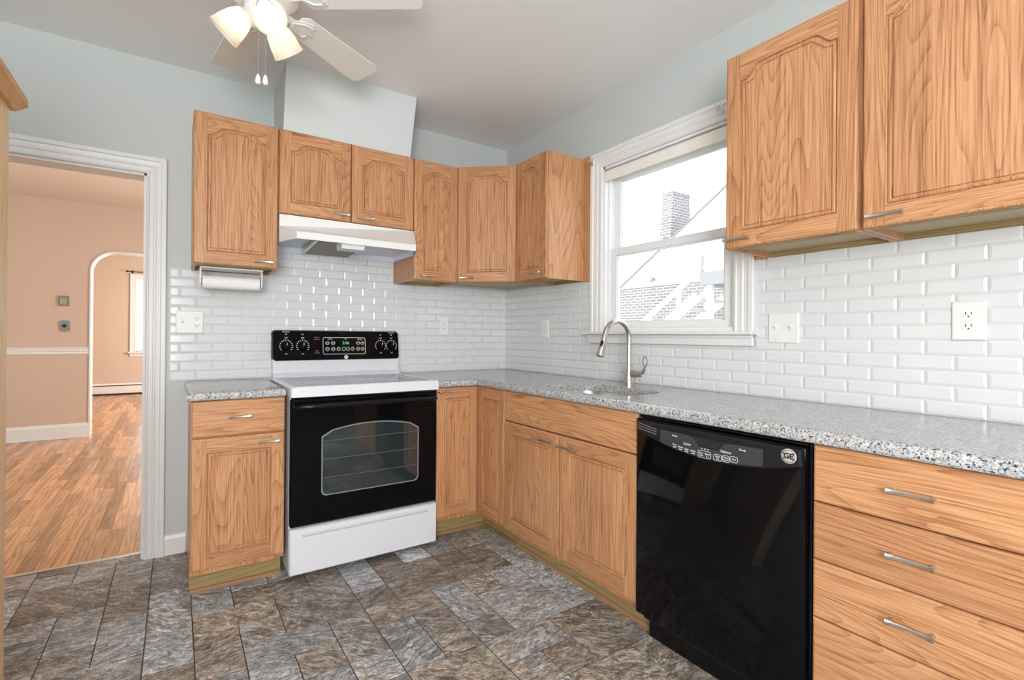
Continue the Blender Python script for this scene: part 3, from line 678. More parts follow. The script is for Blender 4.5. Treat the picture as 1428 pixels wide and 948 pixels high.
# diagonal corner cabinet
cc = thing('corner_wall_cabinet', 'diagonal oak corner wall cabinet with single arched door', 'cabinet', (0, 0, UB))
pA, pB = Vector((-.600, -.309)), Vector((-.309, -.575))
m = MB(); H = UT-UB
foot = [(-.001, -.001), (-.001, pB.y), (pB.x, pB.y), (pA.x, pA.y), (pA.x, -.001)]
m.loft([[(x, y, .02) for x, y in foot], [(x, y, H) for x, y in foot]], 0, nb(), False, True, True, False)
m.add([(x, y, .02) for x, y in foot], [[4, 3, 2, 1, 0]], 1, 0)
dv = (pB-pA).normalized(); nv = Vector((-dv.y, dv.x))
if nv.x+nv.y > 0: nv = -nv
m.loft([[(pA.x, pA.y, 0), (pB.x, pB.y, 0), (pB.x-nv.x*.018, pB.y-nv.y*.018, 0), (pA.x-nv.x*.018, pA.y-nv.y*.018, 0)], [(pA.x, pA.y, .03), (pB.x, pB.y, .03), (pB.x-nv.x*.018, pB.y-nv.y*.018, .03), (pA.x-nv.x*.018, pA.y-nv.y*.018, .03)]], 2, nb(), smooth=False)
m.box(pA.x, pA.x+.016, -.28, -.001, 0, .03, 0, 2, nb()); m.box(-.28, -.001, pB.y, pB.y+.016, 0, .03, 0, 2, nb())
m.build('body', [OV, PLY, OLIVE], cc)
wdg = (pB-pA).length-.016
dd = door_parts(cc, 0, .003, wdg, H-.005, 0, True, (.022, .108, .030))
ang = math.atan2(dv.y, dv.x); p0 = pA+nv*.021+dv*.008
dd.location = (p0.x, p0.y, 0); dd.rotation_euler.z = ang

# base cabinets
BD, BT, DB = .600, .874, .134
def base_body(parent, w, sides=True, dep=BD, rail=None):
    m = MB(); t = .016
    for xa, xb in ((0, t), (w-t, w)):
        m.prism([(-dep, BT), (-.002, BT), (-.002, 0), (-.521, 0), (-.521, .112), (-dep, .112)], lambda p, k: (xa+(xb-xa)*k, p[0], p[1]), 0, nb())
    m.box(t, w-t, -dep+.002, -.002, .11, .126, 0, 0, nb()); m.box(t, w-t, -.02, -.004, .126, BT, 0, 0, nb())
    for xa, xb in ((.001, .042), (w-.042, w-.001)): m.box(xa, xb, -dep-.0005, -dep+.016, DB-.022, BT, 0, 0, nb())
    for za, zb_ in ((.108, .142), (BT-.03, BT), (.69, .73)): m.box(.042, w-.042, -dep-.0004, -dep+.016, za, zb_, 0, 0, nb())
    return m.build('body', [OV], parent)
def toe(parent, x0, x1, y=-.522):
    m = MB(); m.box(x0, x1, y, y+.014, 0, .120, 0, 0, nb()); m.build('toe_kick', OLIVE, parent)
    m = MB(); pr = [(0, 0), (.014, 0), (.013, .01), (.008, .017), (0, .02)]
    m.loft([[(x0, y-a, z) for a, z in pr], [(x1, y-a, z) for a, z in pr]], 0, nb(), smooth=False); m.build('shoe_moulding', SHOE, parent)
YF = -BD-.022
c = thing('base_cabinet', 'oak base cabinet with one drawer and door left of range', 'cabinet', (-2.0675, 0, 0)); w = .380
base_body(c, w); toe(c, 0, w)
drawer_front(c, .002, w-.002, .714, BT-.002, YF, (.142, .232, .797)); door_parts(c, .002, DB, w-.004, .573, YF, False, (.262, .350, .672))
# L-shaped corner unit with two hinged leaves
c = thing('corner_base_cabinet', 'oak corner base cabinet with two-leaf door right of range', 'cabinet', (0, 0, 0))
m = MB(); ft = [(-.003, -.003), (-.003, -.900), (-.604, -.900), (-.604, -.604), (-.900, -.604), (-.900, -.003)]
m.loft([[(x, y, .112) for x, y in ft], [(x, y, BT) for x, y in ft]], 0, nb(), smooth=False); m.build('body', [OV], c)
m = MB(); m.box(-.900, -.522, -.522, -.508, 0, .112, 0, 0, nb()); m.build('toe_kick', OLIVE, c)
m = MB(); m.box(-.522, -.508, -.900, -.522, 0, .112, 0, 0, nb()); m.build('toe_kick', oak('unfinished_edge_side', 'y', False, (.38, .29, .125), (.31, .22, .09), (.18, .12, .045), .6), c)
m = MB(); m.box(-.900, -.522, -.536, -.522, 0, .018, .003, 0, nb()); m.build('shoe_moulding', SHOE, c)
SHOEY = oak('shoe_wood_side', 'y', False, (.40, .24, .13), (.32, .18, .09), (.2, .1, .05), .5)
m = MB(); m.box(-.536, -.522, -.900, -.536, 0, .018, .003, 0, nb()); m.build('shoe_moulding', SHOEY, c)
door_parts(c, -.896, DB, .268, BT-.002-DB, -.626, False, (-.890, -.800, .848))
d2 = door_parts(c, 0, DB, .268, BT-.002-DB, 0, False, None)
d2.location = (-.626, -.630, 0); d2.rotation_euler.z = RZ
c = thing('sink_base_cabinet', 'wide oak sink base cabinet with two doors left of dishwasher', 'cabinet', (0, -.9015, 0), RZ); w = .912
base_body(c, w); toe(c, 0, w)
drawer_front(c, .003, w-.002, .712, BT-.002, YF-.004, None, 'false_front')
door_parts(c, .003, DB, .446, .573, YF-.004, False, (.315, .420, .668)); door_parts(c, .456, DB, .454, .573, YF-.004, False, (.464, .566, .662))
c = thing('drawer_base_cabinet', 'oak base cabinet with stack of wide drawers right of dishwasher', 'cabinet', (0, -2.4305, 0), RZ); w = .62
base_body(c, w); toe(c, 0, w)
for z0, z1, hz in ((.714, BT-.003, .792), (.554, .711, .632), (.393, .551, .470), (.134, .390, .262)):
    drawer_front(c, .002, w-.002, z0, z1, YF-.004, (.176, .268, hz))
# tall pantry at the left edge
c = thing('pantry_cabinet', 'tall light oak cabinet at the left edge of the room', 'cabinet', (-2.55, -1.07, 0))
m = MB(); m.box(-.60, 0, -.62, 0, .0, 1.86, .002, 0, nb()); m.build('body', OPINE, c)
m = MB(); pr = [(0, 1.838), (.012, 1.838), (.034, 1.868), (.034, 1.888), (0, 1.888)]
out = [(-.60, 0), (0, 0), (0, -.62)]
rings = []
for o_, z in pr: rings.append([(-.62, o_*1.3, z), (o_, o_*1.3, z), (o_, -.62, z)])
m.loft(rings, 0, nb(), False, False, False, False); m.add([(-.62, .044, 1.888), (.034, .044, 1.888), (.034, -.62, 1.888), (-.62, -.62, 1.888)], [[0, 1, 2, 3]], 0, nb())
m.build('crown_moulding', OCROWN, c)

# ------------------------------------------------------------------ countertops
def inset_poly(p, d):
    n = len(p); out = []
    for i in range(n):
        a, b, c_ = Vector(p[i-1]), Vector(p[i]), Vector(p[(i+1) % n]); e1 = (b-a).normalized(); e2 = (c_-b).normalized()
        n1 = Vector((-e1.y, e1.x)); n2 = Vector((-e2.y, e2.x)); k = d/(1+n1.dot(n2)); out.append(b+(n1+n2)*k)
    return out
def counter(name, label, poly, hole=None):
    m = MB(); zt, zb = .914, .876; R = .017
    rings = [(.007, zb), (.002, zb+.004), (0, zb+.010), (0, zt-R)]+[(R*(1-math.cos(t)), zt-R+R*math.sin(t)) for t in arc(5, 0, math.pi/2)[1:]]
    m.loft([[(*p, z) for p in inset_poly(poly, d)] for d, z in rings], 0, 0, hole is None, hole is None)
    if hole:
        for z, d in ((zt, R), (zb, .007)):
            bm = bmesh.new(); es = []
            for lp in ([tuple(p) for p in inset_poly(poly, d)], hole):
                vs = [bm.verts.new((*p, z)) for p in lp]; es += [bm.edges.new((vs[i], vs[(i+1) % len(vs)])) for i in range(len(vs))]
            bmesh.ops.triangle_fill(bm, use_beauty=True, use_dissolve=False, edges=es); m.add_bm(bm)
        m.loft([[(*p, zb) for p in hole], [(*p, zt) for p in hole]], 0, 0, False, False)
    o = m.build(name, GRAN); tag(o, label, 'countertop'); return o
CF = .648
counter('countertop', 'short grey speckled countertop left of range', [(-2.086, -CF), (-1.690, -CF), (-1.690, -.0085), (-2.086, -.0085)])
SK = (-.578, -.228, -1.655, -1.140)
hole = rrect(SK[0], SK[1], SK[2], SK[3], .105, 7)
counter('countertop', 'long L-shaped grey speckled countertop holding the sink', [(-.892, -CF), (-CF, -CF), (-CF, -3.055), (-.0085, -3.055), (-.0085, -.0085), (-.892, -.0085)], hole)
sk = thing('kitchen_sink', 'undermount stainless steel sink basin set into the countertop', 'sink', ((SK[0]+SK[1])/2, (SK[2]+SK[3])/2, .7))
cx, cy = (SK[0]+SK[1])/2, (SK[2]+SK[3])/2
def sring(d, z, r): return [(x-cx, y-cy, z-.7) for x, y in rrect(SK[0]+d, SK[1]-d, SK[2]+d, SK[3]-d, r, 7)]
m = MB(); m.loft([sring(-.006, .8755, .11), sring(.004, .8755, .10), sring(.006, .85, .10), sring(.012, .74, .09), sring(.03, .716, .08), sring(.08, .71, .05)], 0, 0, False, True); m.build('basin', STEEL, sk)
m = MB(); m.lathe([(.045, 0), (.045, .004), (.03, .002), (.02, .0)], (0, 0, .0105), n=20); m.build('drain', CHROME, sk)
fc = thing('kitchen_faucet', 'brushed nickel pull-down faucet with tall arched spout behind sink', 'faucet', (-.150, -1.350, .914))
m = MB(); m.lathe([(.028, 0), (.028, .006), (.0265, .03), (.0245, .062), (.021, .085), (.016, .108), (.0138, .125)], (0, 0, 0), n=24); m.build('base_column', NICKEL, fc)
R = .088; zc_ = .245
pts = [(0, 0, .12), (0, 0, .18), (0, 0, zc_)]+[(-R+R*math.cos(t), 0, zc_+R*math.sin(t)) for t in arc(14, 0, math.radians(168))[1:]]
m = MB(); m.tube(pts, .0128, 16); m.build('spout', NICKEL, fc)
e = Vector(pts[-1]); dr = (Vector(pts[-1])-Vector(pts[-2])).normalized()
m = MB(); m.lathe([(.0132, -.002), (.0145, .004), (.0150, .03), (.0178, .065), (.0215, .10), (.0225, .112), (.019, .114)], e, dr, 20); hd = m.build('spray_head', NICKEL, fc)
bp = e+dr*.045+Vector((-.0145, -.0055, -.002))
m = MB(); m.lathe([(.0055, -.016), (.0075, -.006), (.0075, .006), (.0055, .016)], bp, dr, 12); m.build('spray_button', BLACKP, hd)
m = MB(); m.lathe([(.012, .012), (.019, .02), (.019, .045), (.0165, .05), (.0165, .075), (.012, .086)], (0, 0, .062), (0, -1, .06), 20)
m.build('valve_body', NICKEL, fc)
lev = [(0, -.082, .070), (-.003, -.098, .085), (-.004, -.106, .105)]
m = MB(); m.tube(lev, [.010, .0085, .005], 12)
lp = [(-.004+.0*math.sin(a), -.106-.012*math.sin(a), .130-.026*math.cos(a)) for a in arc(20, 0, 2*math.pi)]
m.tube(lp, .0032, 8); m.build('lever', NICKEL, fc)

# ================================================================== APPLIANCES
RX = -1.675; RW = .768
rg_ = thing('kitchen_range', 'white freestanding electric range with black glass oven door', 'stove', (RX, 0, 0))
DY = -.662
m = MB(); m.box(.004, RW-.004, -.632, -.012, .030, .900, .004); m.build('body', ENAMEL, rg_)
m = MB()
rgs = [rrect(0, RW, -.690, -.085, .016, 4), rrect(0, RW, -.690, -.085, .016, 4), rrect(.006, RW-.006, -.684, -.088, .014, 4), rrect(.03, RW-.03, -.655, -.10, .008, 4), rrect(.032, RW-.032, -.653, -.102, .008, 4)]
m.loft([[(x, y, z) for x, y in r_] for r_, z in zip(rgs, (.872, .914, .921, .921, .918))], 0, 0, True, True); m.build('cooktop', ENAMEL, rg_)
m = MB(); m.prism(rrect(.034, RW-.034, -.651, -.104, .008, 4), lambda p, k: (p[0], p[1], .9175+.0022*k)); gl = m.build('glass_top', plain('ceramic_glass', (.025, .025, .03), .05, spec=.3), rg_)
for (x, y, r_) in ((.20, -.50, .115), (.56, -.50, .09), (.20, -.23, .09), (.56, -.23, .115)):
    m = MB(); m.lathe([(r_, 0), (r_, .0003), (r_-.004, .0003), (r_-.004, 0)], (x, y, .9197), n=40, cap0=False, cap1=False); m.build('burner_ring', plain('burner_grey', (.12, .12, .125), .3), gl)
# backguard
m = MB(); m.loft([[(x, y, z) for x, y in ((.016, -.10), (RW+.006, -.10), (RW+.006, -.012), (.016, -.012))] for z in (.90, .925)]+[[(x, y, z) for x, y in ((.016, -.074), (RW+.006, -.074), (RW+.006, -.012), (.016, -.012))] for z in (.945, 1.03)], smooth=False); m.build('backguard', ENAMEL, rg_)
GX0, GX1, GZ0, GZ1 = .012, RW+.011, 1.012, 1.192
m = MB(); f0 = rrect(GX0, GX1, GZ0, GZ1, .02, 5); f1 = rrect(GX0+.006, GX1-.006, GZ0+.004, GZ1-.006, .016, 5)
def gy(z): return -.082+.022*(z-GZ0)/(GZ1-GZ0)          # the face leans back
m.loft([[(x, -.014, z) for x, z in f0], [(x, gy(z)+.012, z) for x, z in f0], [(x, gy(z), z) for x, z in f1]]); cpn = m.build('control_panel', BLACK, rg_)
cw = GX1-GX0; px = lambda f: GX0+cw*f; pz = lambda f: GZ0+(GZ1-GZ0)*f
PRS = {}
cur = ['keypad_lettering', 0]
def PRm():
    return PRS.setdefault(tuple(cur), MB())
on = lambda cx_, cz_: (lambda x, z, d: (cx_+x, gy(cz_+z)-.0006-d, cz_+z))
def PT(s, size, fx, fz, mi=0): PRm().text(s, size, px(fx), pz(fz), 0, mi, on(px(fx), pz(fz)))
def frame_line(fx0_, fx1_, fz0_, fz1_, r, th):
    a = rrect(px(fx0_), px(fx1_), pz(fz0_), pz(fz1_), r, 4); b = rrect(px(fx0_)+th, px(fx1_)-th, pz(fz0_)+th, pz(fz1_)-th, r*.8, 4)
    PRm().loft([[(x, gy(z)-.0006, z) for x, z in a], [(x, gy(z)-.0012, z) for x, z in a], [(x, gy(z)-.0012, z) for x, z in b], [(x, gy(z)-.0006, z) for x, z in b]], 0, 0, False, False, True, False)
cur[:] = ['keypad_frame', 0]
frame_line(.365, .705, .20, .77, .012, .0022)
for i, fx in enumerate((.095, .215, .835, .93)):
    fz = .48; cur[:] = ['dial_markings', i]
    
    if i in (0, 3):
        cur[:] = ['ring_lettering', i]; PT('RING SIZE', .0085, fx, .94); cur[:] = ['dial_markings', i]
    for k in range(13):
        a = math.radians(-210+20*k*1.0+0); a = math.radians(215-20.8*k)
        c_, s_ = math.cos(a), math.sin(a); r1, r2 = .031, .0375; wv = .0017
        def pp(r_, o_): return (px(fx)+c_*r_-s_*o_, pz(fz)+s_*r_+c_*o_)
        qd = [pp(r1, -wv), pp(r2, -wv), pp(r2, wv), pp(r1, wv)]
        PRm().add([(x, gy(z)-.0008, z) for x, z in qd], [[0, 1, 2, 3]])
    PT('OFF', .0105, fx, .745); PT('HI', .0105, fx, .86); PT('LO', .0105, fx, .225)
    kb = MB(); kc = Vector((px(fx), gy(pz(fz)), pz(fz)))
    kb.lathe([(.027, 0), (.026, .004), (.0225, .008), (.021, .022), (.0195, .0245)], kc, (0, -1, .12), 28); kb.box(kc.x-.0045, kc.x+.0045, kc.y-.034, kc.y-.020, kc.z-.016, kc.z+.022, .003)
    ko = kb.build('knob', BLACK, rg_)
    m = MB(); m.box(kc.x-.001, kc.x+.001, kc.y-.0345, kc.y-.0335, kc.z+.006, kc.z+.020); m.build('pointer', PRINT, ko)
cur[:] = ['indicator_lettering', 1]
PT('SURFACE', .007, .32, .76, 1); PT('UNIT ON', .007, .32, .69, 1); cur[:] = ['indicator_lettering', 2]; PT('HOT', .008, .32, .32, 1); PT('SURFACE', .007, .32, .25, 1)
cur[:] = ['keypad_lettering', 0]
for fx, fz, s_ in ((.40, .58, 'BAKE'), (.445, .58, 'BROIL'), (.645, .58, 'CLOCK'), (.68, .58, 'START'), (.40, .38, 'TIMED'), (.445, .38, 'CLEAN'), (.487, .38, 'SET'), (.528, .38, '-'), (.562, .38, '+'), (.60, .38, 'OFF'), (.645, .38, 'TIMER'), (.68, .38, 'LIGHT')):
    PT(s_, .0082, fx, fz); PRm().lathe([(.0112, 0), (.0112, .0006), (.0096, .0006), (.0096, 0)], (px(fx), gy(pz(fz))-.0004, pz(fz)-.0), (0, -1, .12), 16, 0, False, False)
PT('OVEN', .010, .42, .71); PT('TIMERS', .010, .66, .71); PT('TIME', .008, .545, .72)
cur[:] = ['badge', 0]
PRm().lathe([(.0115, 0), (.0115, .001)], (px(.545), gy(pz(.10))-.0004, pz(.10)), (0, -1, .12), 24, 0)
for (nm_, _), mb_ in PRS.items(): mb_.build(nm_, [PRINT, REDP], cpn)
LD = MB(); LD.text('2:06', .026, 0, 0, 0, 0, on(px(.545), pz(.58))); LD.build('clock_digits', LED, cpn)
m = MB(); m.text('GE', .012, 0, 0, 0, 0, lambda x, z, d: (px(.545)+x, gy(pz(.10))-.0018-d, pz(.10)+z)); m.build('badge_letters', SLOT, cpn)
# oven door
m = MB(); dz0, dz1 = .255, .862; dr_ = rrect(.004, RW-.004, dz0, dz1, .008, 3); di = rrect(.010, RW-.010, dz0+.006, dz1-.006, .006, 3)
m.loft([[(x, -.634, z) for x, z in dr_], [(x, DY+.006, z) for x, z in dr_], [(x, DY, z) for x, z in di]]); od = m.build('oven_door', BLACK, rg_)
# arched window with pale border
def owin(d, n=10):
    x0_, x1_, z0_, zs_ = .145+d, .655-d, .385+d, .690-d; r = .022
    top = []
    for i in range(n+1):
        t = i/n; x = x1_+(x0_-x1_)*t; top.append((x, zs_+.036*(1-(2*t-1)**2)-(.016 if i in (0, n) else 0)))
    return [(x0_, z0_+r), (x0_+r*.3, z0_+r*.3), (x0_+r, z0_), (x1_-r, z0_), (x1_-r*.3, z0_+r*.3), (x1_, z0_+r)]+top
m = MB(); m.loft([[(x, DY-.0002, z) for x, z in owin(0)], [(x, DY-.0012, z) for x, z in owin(.001)], [(x, DY-.0012, z) for x, z in owin(.005)], [(x, DY-.0004, z) for x, z in owin(.006)]], 0, 0, False, False, True, False); m.build('window_border', plain('window_edge', (.20, .215, .22), .25), od)
m = MB(); m.prism(owin(.006), lambda p, k: (p[0], DY-.0006*k, p[1])); ow = m.build('oven_window', plain('oven_glass', (.020, .028, .030), .03, coat=.6, spec=.8), od)
m = MB()
for z in (.47, .56, .65): m.box(.155, .645, DY-.0012, DY-.0006, z, z+.003)
m.build('rack_lines', plain('rack_grey', (.10, .105, .10), .3), ow)
m = MB(); m.tube([(.03, DY+.004, .815), (.03, DY-.03, .825), (.05, DY-.046, .828), (.12, DY-.050, .828), (RW-.12, DY-.050, .828), (RW-.05, DY-.046, .828), (RW-.03, DY-.03, .825), (RW-.03, DY+.004, .815)], .0125, 14); m.build('door_handle', BLACKP, od)
m = MB(); m.box(.006, RW-.006, -.660, -.634, .864, .8715, .002)
for i in range(6): m.box(.09+.1*i, .15+.1*i, -.6615, -.659, .8655, .8695, .0005)
m.build('door_vent', BLACKP, rg_)
m = MB(); sr = rrect(.002, RW-.002, .030, .246, .008, 3); si = rrect(.008, RW-.008, .036, .240, .006, 3)
m.loft([[(x, -.634, z) for x, z in sr], [(x, DY+.004, z) for x, z in sr], [(x, DY-.004, z) for x, z in si]]); sd = m.build('storage_drawer', ENAMEL, rg_)
m = MB(); prf = [(0, .206), (-.008, .212), (-.012, .222), (-.008, .226), (0, .226)]
m.loft([[(.06, DY-.004+a, z) for a, z in prf], [(RW-.06, DY-.004+a, z) for a, z in prf]], smooth=False); m.build('drawer_pull_lip', ENAMEL, sd)
for x in (.05, RW-.05):
    for y in (-.58, -.08):
        m = MB(); m.lathe([(.018, 0), (.018, .012), (.008, .014), (.008, .031)], (x, y, 0), n=12); m.build('leveling_foot', DARKM, rg_)

# range hood
hd_ = thing('range_hood', 'white under-cabinet range hood above the stove', 'range hood', (-1.293, 0, 1.652))
hx = .381; m = MB()
A_ = [(-hx, -.333, .148), (hx, -.333, .148)]; B_ = [(-hx, -.333, .086), (hx, -.333, .086)]; ix = .056
C_ = [(-hx+ix, -.49, .036), (hx-ix, -.49, .036)]; D_ = [(-hx+ix, -.49, 0), (hx-ix, -.49, 0)]; E_ = [(-hx, -.333, 0), (hx, -.333, 0)]
K_ = [(-hx, -.012, .148), (hx, -.012, .148)]; L_ = [(-hx, -.012, 0), (hx, -.012, 0)]
vs = A_+B_+C_+D_+E_+K_+L_
m.add(vs, [[0, 1, 3, 5, 4, 2], [4, 5, 7, 6], [2, 4, 6, 8], [3, 9, 7, 5], [0, 2, 8, 12, 10], [1, 11, 13, 9, 3], [0, 10, 11, 1], [10, 12, 13, 11]])
m.build('shell', HOODW, hd_)
m = MB(); q5 = lambda d, z: [(-hx+.006+d, -.018, z), (hx-.006-d, -.018, z), (hx-.006-d, -.333, z), (hx-ix-.004-d, -.482+d, z), (-hx+ix+.004+d, -.482+d, z), (-hx+.006+d, -.333, z)]
m.loft([q5(0, .001), q5(.004, .03)], 0, 0, False, True, True, False)
pl = q5(0, .001); m.build('underside', HOODIN, hd_)
m = MB(); m.loft([[(-.20, -.40, .014), (.055, -.40, .014), (.055, -.06, -.006), (-.20, -.06, -.006)], [(-.20, -.40, .026), (.055, -.40, .026), (.055, -.06, .012), (-.20, -.06, .012)]], smooth=False); fo = m.build('grease_filter', GREASE, hd_)
m = MB(); m.loft([[(-.215, -.405, .012), (-.201, -.405, .012), (-.201, -.055, -.009), (-.215, -.055, -.009)], [(-.215, -.405, .028), (-.201, -.405, .028), (-.201, -.055, .014), (-.215, -.055, .014)]], smooth=False); m.build('filter_frame', STEEL, fo)
m = MB(); m.loft([[(-.10, -.47, .028), (.04, -.47, .028), (.04, -.36, .028), (-.10, -.36, .028)], [(-.09, -.46, -.022), (.03, -.46, -.022), (.03, -.37, -.022), (-.09, -.37, -.022)]], smooth=False); m.build('lamp_lens', plain('lens_plastic', (.75, .75, .73), .4), hd_)
m = MB()
for x in (.185, .235): m.tube([(x, -.362, .112), (x, -.374, .115)], .006, 10)
m.box(.27, .31, -.366, -.360, .111, .115); m.build('switches', plain('switch_white', (.70, .70, .69), .4), hd_)

# dishwasher
DW = .611
dw = thing('dishwasher', 'black built-in dishwasher between sink cabinet and wooden drawers', 'dishwasher', (0, -1.8165, 0), RZ)
m = MB(); m.box(.004, DW-.002, -.60, -.02, .10, .868, .002); m.build('tub', BLACKP, dw)
FY = -.640
m = MB(); dr_ = rrect(.004, DW-.010, .118, .858, .006, 3); di = rrect(.008, DW-.015, .122, .854, .006, 3)
m.loft([[(x, -.601, z) for x, z in dr_], [(x, FY+.004, z) for x, z in dr_], [(x, FY, z) for x, z in di]]); dd_ = m.build('door', BLACK, dw)
m = MB(); m.box(DW-.009, DW-.001, -.616, -.600, .10, .868, .002); m.box(.004, DW-.009, -.622, -.600, .861, .869, .002); m.build('side_trim', BLACKP, dw)
m = MB(); m.box(.01, DW-.01, -.565, -.550, .002, .105, .002); m.box(.01, DW-.01, -.600, -.550, .085, .117, .003); m.build('kick_plate', BLACKP, dw)
# control fascia with curved lower edge
zt_ = .853
lowz = lambda x: .760+.048*((x-.32)/.29)**2
def fasc(d):
    lo = [(.010+d+(DW-.026-2*d)*i/20, lowz(.010+d+(DW-.026-2*d)*i/20)+d) for i in range(21)]
    return lo+[(DW-.016-d, zt_-d), (.010+d, zt_-d)]
m = MB(); m.loft([[(x, FY, z) for x, z in fasc(0)], [(x, FY-.006, z) for x, z in fasc(.001)], [(x, FY-.009, z) for x, z in fasc(.005)]], smooth=False); fa = m.build('control_fascia', BLACKM, dd_)
pts = [(.122, .833), (.236, .832), (.256, .826), (.278, .803), (.286, .801), (.336, .801), (.345, .803), (.366, .825), (.378, .830), (.490, .834)]
m = MB(); m.prism(pts+[(.49-.368*i/14, lowz(.49-.368*i/14)+.007) for i in range(15)], lambda p, k: (p[0], FY-.009-.0015*k, p[1])); m.build('button_panel', plain('panel_charcoal', (.045, .048, .055), .2, spec=.4), fa)
m = MB(); m.prism([(.240, .831), (.259, .8265), (.280, .806), (.288, .804), (.334, .804), (.342, .806), (.362, .826), (.374, .830)], lambda p, k: (p[0], FY-.0092-.0006*k, p[1])); m.build('pull_recess', SLOT, fa)
for k in range(3):
    m = MB(); pv = [(.020, .842-.010*k), (.105, .829-.009*k), (.105, .8315-.009*k), (.020, .8450-.010*k)]
    m.prism(pv, lambda p, k_: (p[0], FY-.0085-.003*k_, p[1])); m.build('vent_slot', plain('vent_grey', (.16, .16, .165), .25), fa)
YT = FY-.0107
TX = MB()
def DT(s_, size, x, z): TX.text(s_, size, x, z, YT)
def flush(nm):
    global TX
    TX.build(nm, PRINT, fa); TX = MB()
DT('Heavy', .0085, .183, .821); flush('indicator_lettering'); DT('Ready', .0085, .428, .819); flush('indicator_lettering')
DT('Cycles', .011, .233, .801)
for x, z, s_ in ((.183, .790, 'Pots'), (.207, .786, 'Norm'), (.231, .783, 'Light'), (.256, .782, 'Rinse')):
    DT(s_, .0085, x, z); DT('wash', .007, x, z-.008)
flush('cycle_lettering')
def ringbox(x0_, x1_, z0_, z1_):
    a = rrect(x0_, x1_, z0_, z1_, .006, 3); b = rrect(x0_+.001, x1_-.001, z0_+.001, z1_-.001, .005, 3)
    TX.loft([[(x, YT+.0005, z) for x, z in a], [(x, YT-.0003, z) for x, z in a], [(x, YT-.0003, z) for x, z in b], [(x, YT+.0005, z) for x, z in b]], 0, 0, False, False, True, False)
ringbox(.274, .321, .767, .791); DT('Start', .0082, .286, .782); DT('Reset', .0082, .309, .782); DT('Hold', .007, .286, .774); DT('3 s', .007, .309, .774); flush('start_button')
DT('Options', .011, .373, .802)
ringbox(.331, .360, .768, .789); ringbox(.361, .386, .770, .791); ringbox(.387, .413, .775, .793)
DT('Heat', .008, .345, .782); DT('Dry', .007, .345, .774); DT('Delay', .0078, .3735, .784); DT('Hours', .0068, .3735, .776); DT('Hot', .008, .400, .784); flush('option_lettering')
for k in range(3): TX.box(.288+.011*k, .291+.011*k, YT-.0003, YT+.0004, .796, .799)
flush('status_lights')
m = MB(); bx, bz = .563, .829; m.lathe([(.021, 0), (.021, .0025), (.019, .0032)], (bx, FY-.0085, bz), (0, -1, 0), 32); bg_ = m.build('badge', CHROME, fa)
m = MB(); m.text('GE', .0215, bx, bz, FY-.0119, bold=.0009); m.lathe([(.0182, 0), (.0182, .0004), (.0168, .0004), (.0168, 0)], (bx, FY-.0116, bz), (0, -1, 0), 32, 0, False, False)
for a_ in (30, 150, 210, 330): m.lathe([(.0028, 0), (.0028, .0004), (.0014, .0004), (.0014, 0)], (bx+.0142*math.cos(math.radians(a_)), FY-.0116, bz+.0142*math.sin(math.radians(a_))), (0, -1, 0), 14, 0, False, False)
m.build('badge_letters', SLOT, bg_)

# ------------------------------------------------------------------ ceiling fan
fan = thing('ceiling_fan', 'white ceiling fan with three frosted glass lamps', 'ceiling fan', (-1.862, -1.06, CZ))
ZB = 2.44-CZ
m = MB(); m.lathe([(.085, 0), (.09, -.02), (.10, -.05), (.125, -.075), (.135, -.10), (.13, -.135), (.10, -.16), (.075, -.172)], (0, 0, 0), n=36); m.build('motor_housing', FANW, fan)
for k, dg in enumerate((-37, 32, 96, 170, 245)):
    a = math.radians(dg); pitch = math.radians(-11)
    Mx = Matrix.Rotation(a, 4, 'Z') @ Matrix.Translation((0, 0, ZB)) @ Matrix.Rotation(pitch, 4, 'X')
    bl = MB(); out = []
    L0, L1 = .185, .610; w0, w1 = .060, .078
    out = [(L0, -w0), (L1-.028, -w1), (L1-.006, -w1+.012), (L1, -w1+.030), (L1, w1-.030), (L1-.006, w1-.012), (L1-.028, w1), (L0, w0), (L0-.02, w0-.02), (L0-.02, -w0+.02)]
    bl.prism(out, lambda p, k_: (p[0], p[1], .006*k_)); bl.xform(Mx); bo = bl.build('blade', FANW, fan)
    ar = MB()
    shape = [(.10, .016), (.15, .014), (.175, .034), (.215, .050), (.245, .036), (.232, .012), (.262, 0), (.232, -.012), (.245, -.036), (.215, -.050), (.175, -.034), (.15, -.014), (.10, -.016)]
    ar.prism(shape, lambda p, k_: (p[0], p[1], -.006+.005*k_))
    for sg in (-1, 1): ar.tube([(.15, 0, -.008), (.19, sg*.030, -.009), (.225, sg*.034, -.008), (.235, sg*.018, -.008)], .0035, 8)
    ar.xform(Mx); ar.build('blade_arm', FANARM, bo)
m = MB(); m.lathe([(.055, -.17), (.062, -.185), (.064, -.225), (.05, -.245), (.025, -.258), (.006, -.262)], (0, 0, 0), n=28); m.build('light_kit', FANARM, fan)
KZ = 2.41-CZ; TILT = math.radians(44)
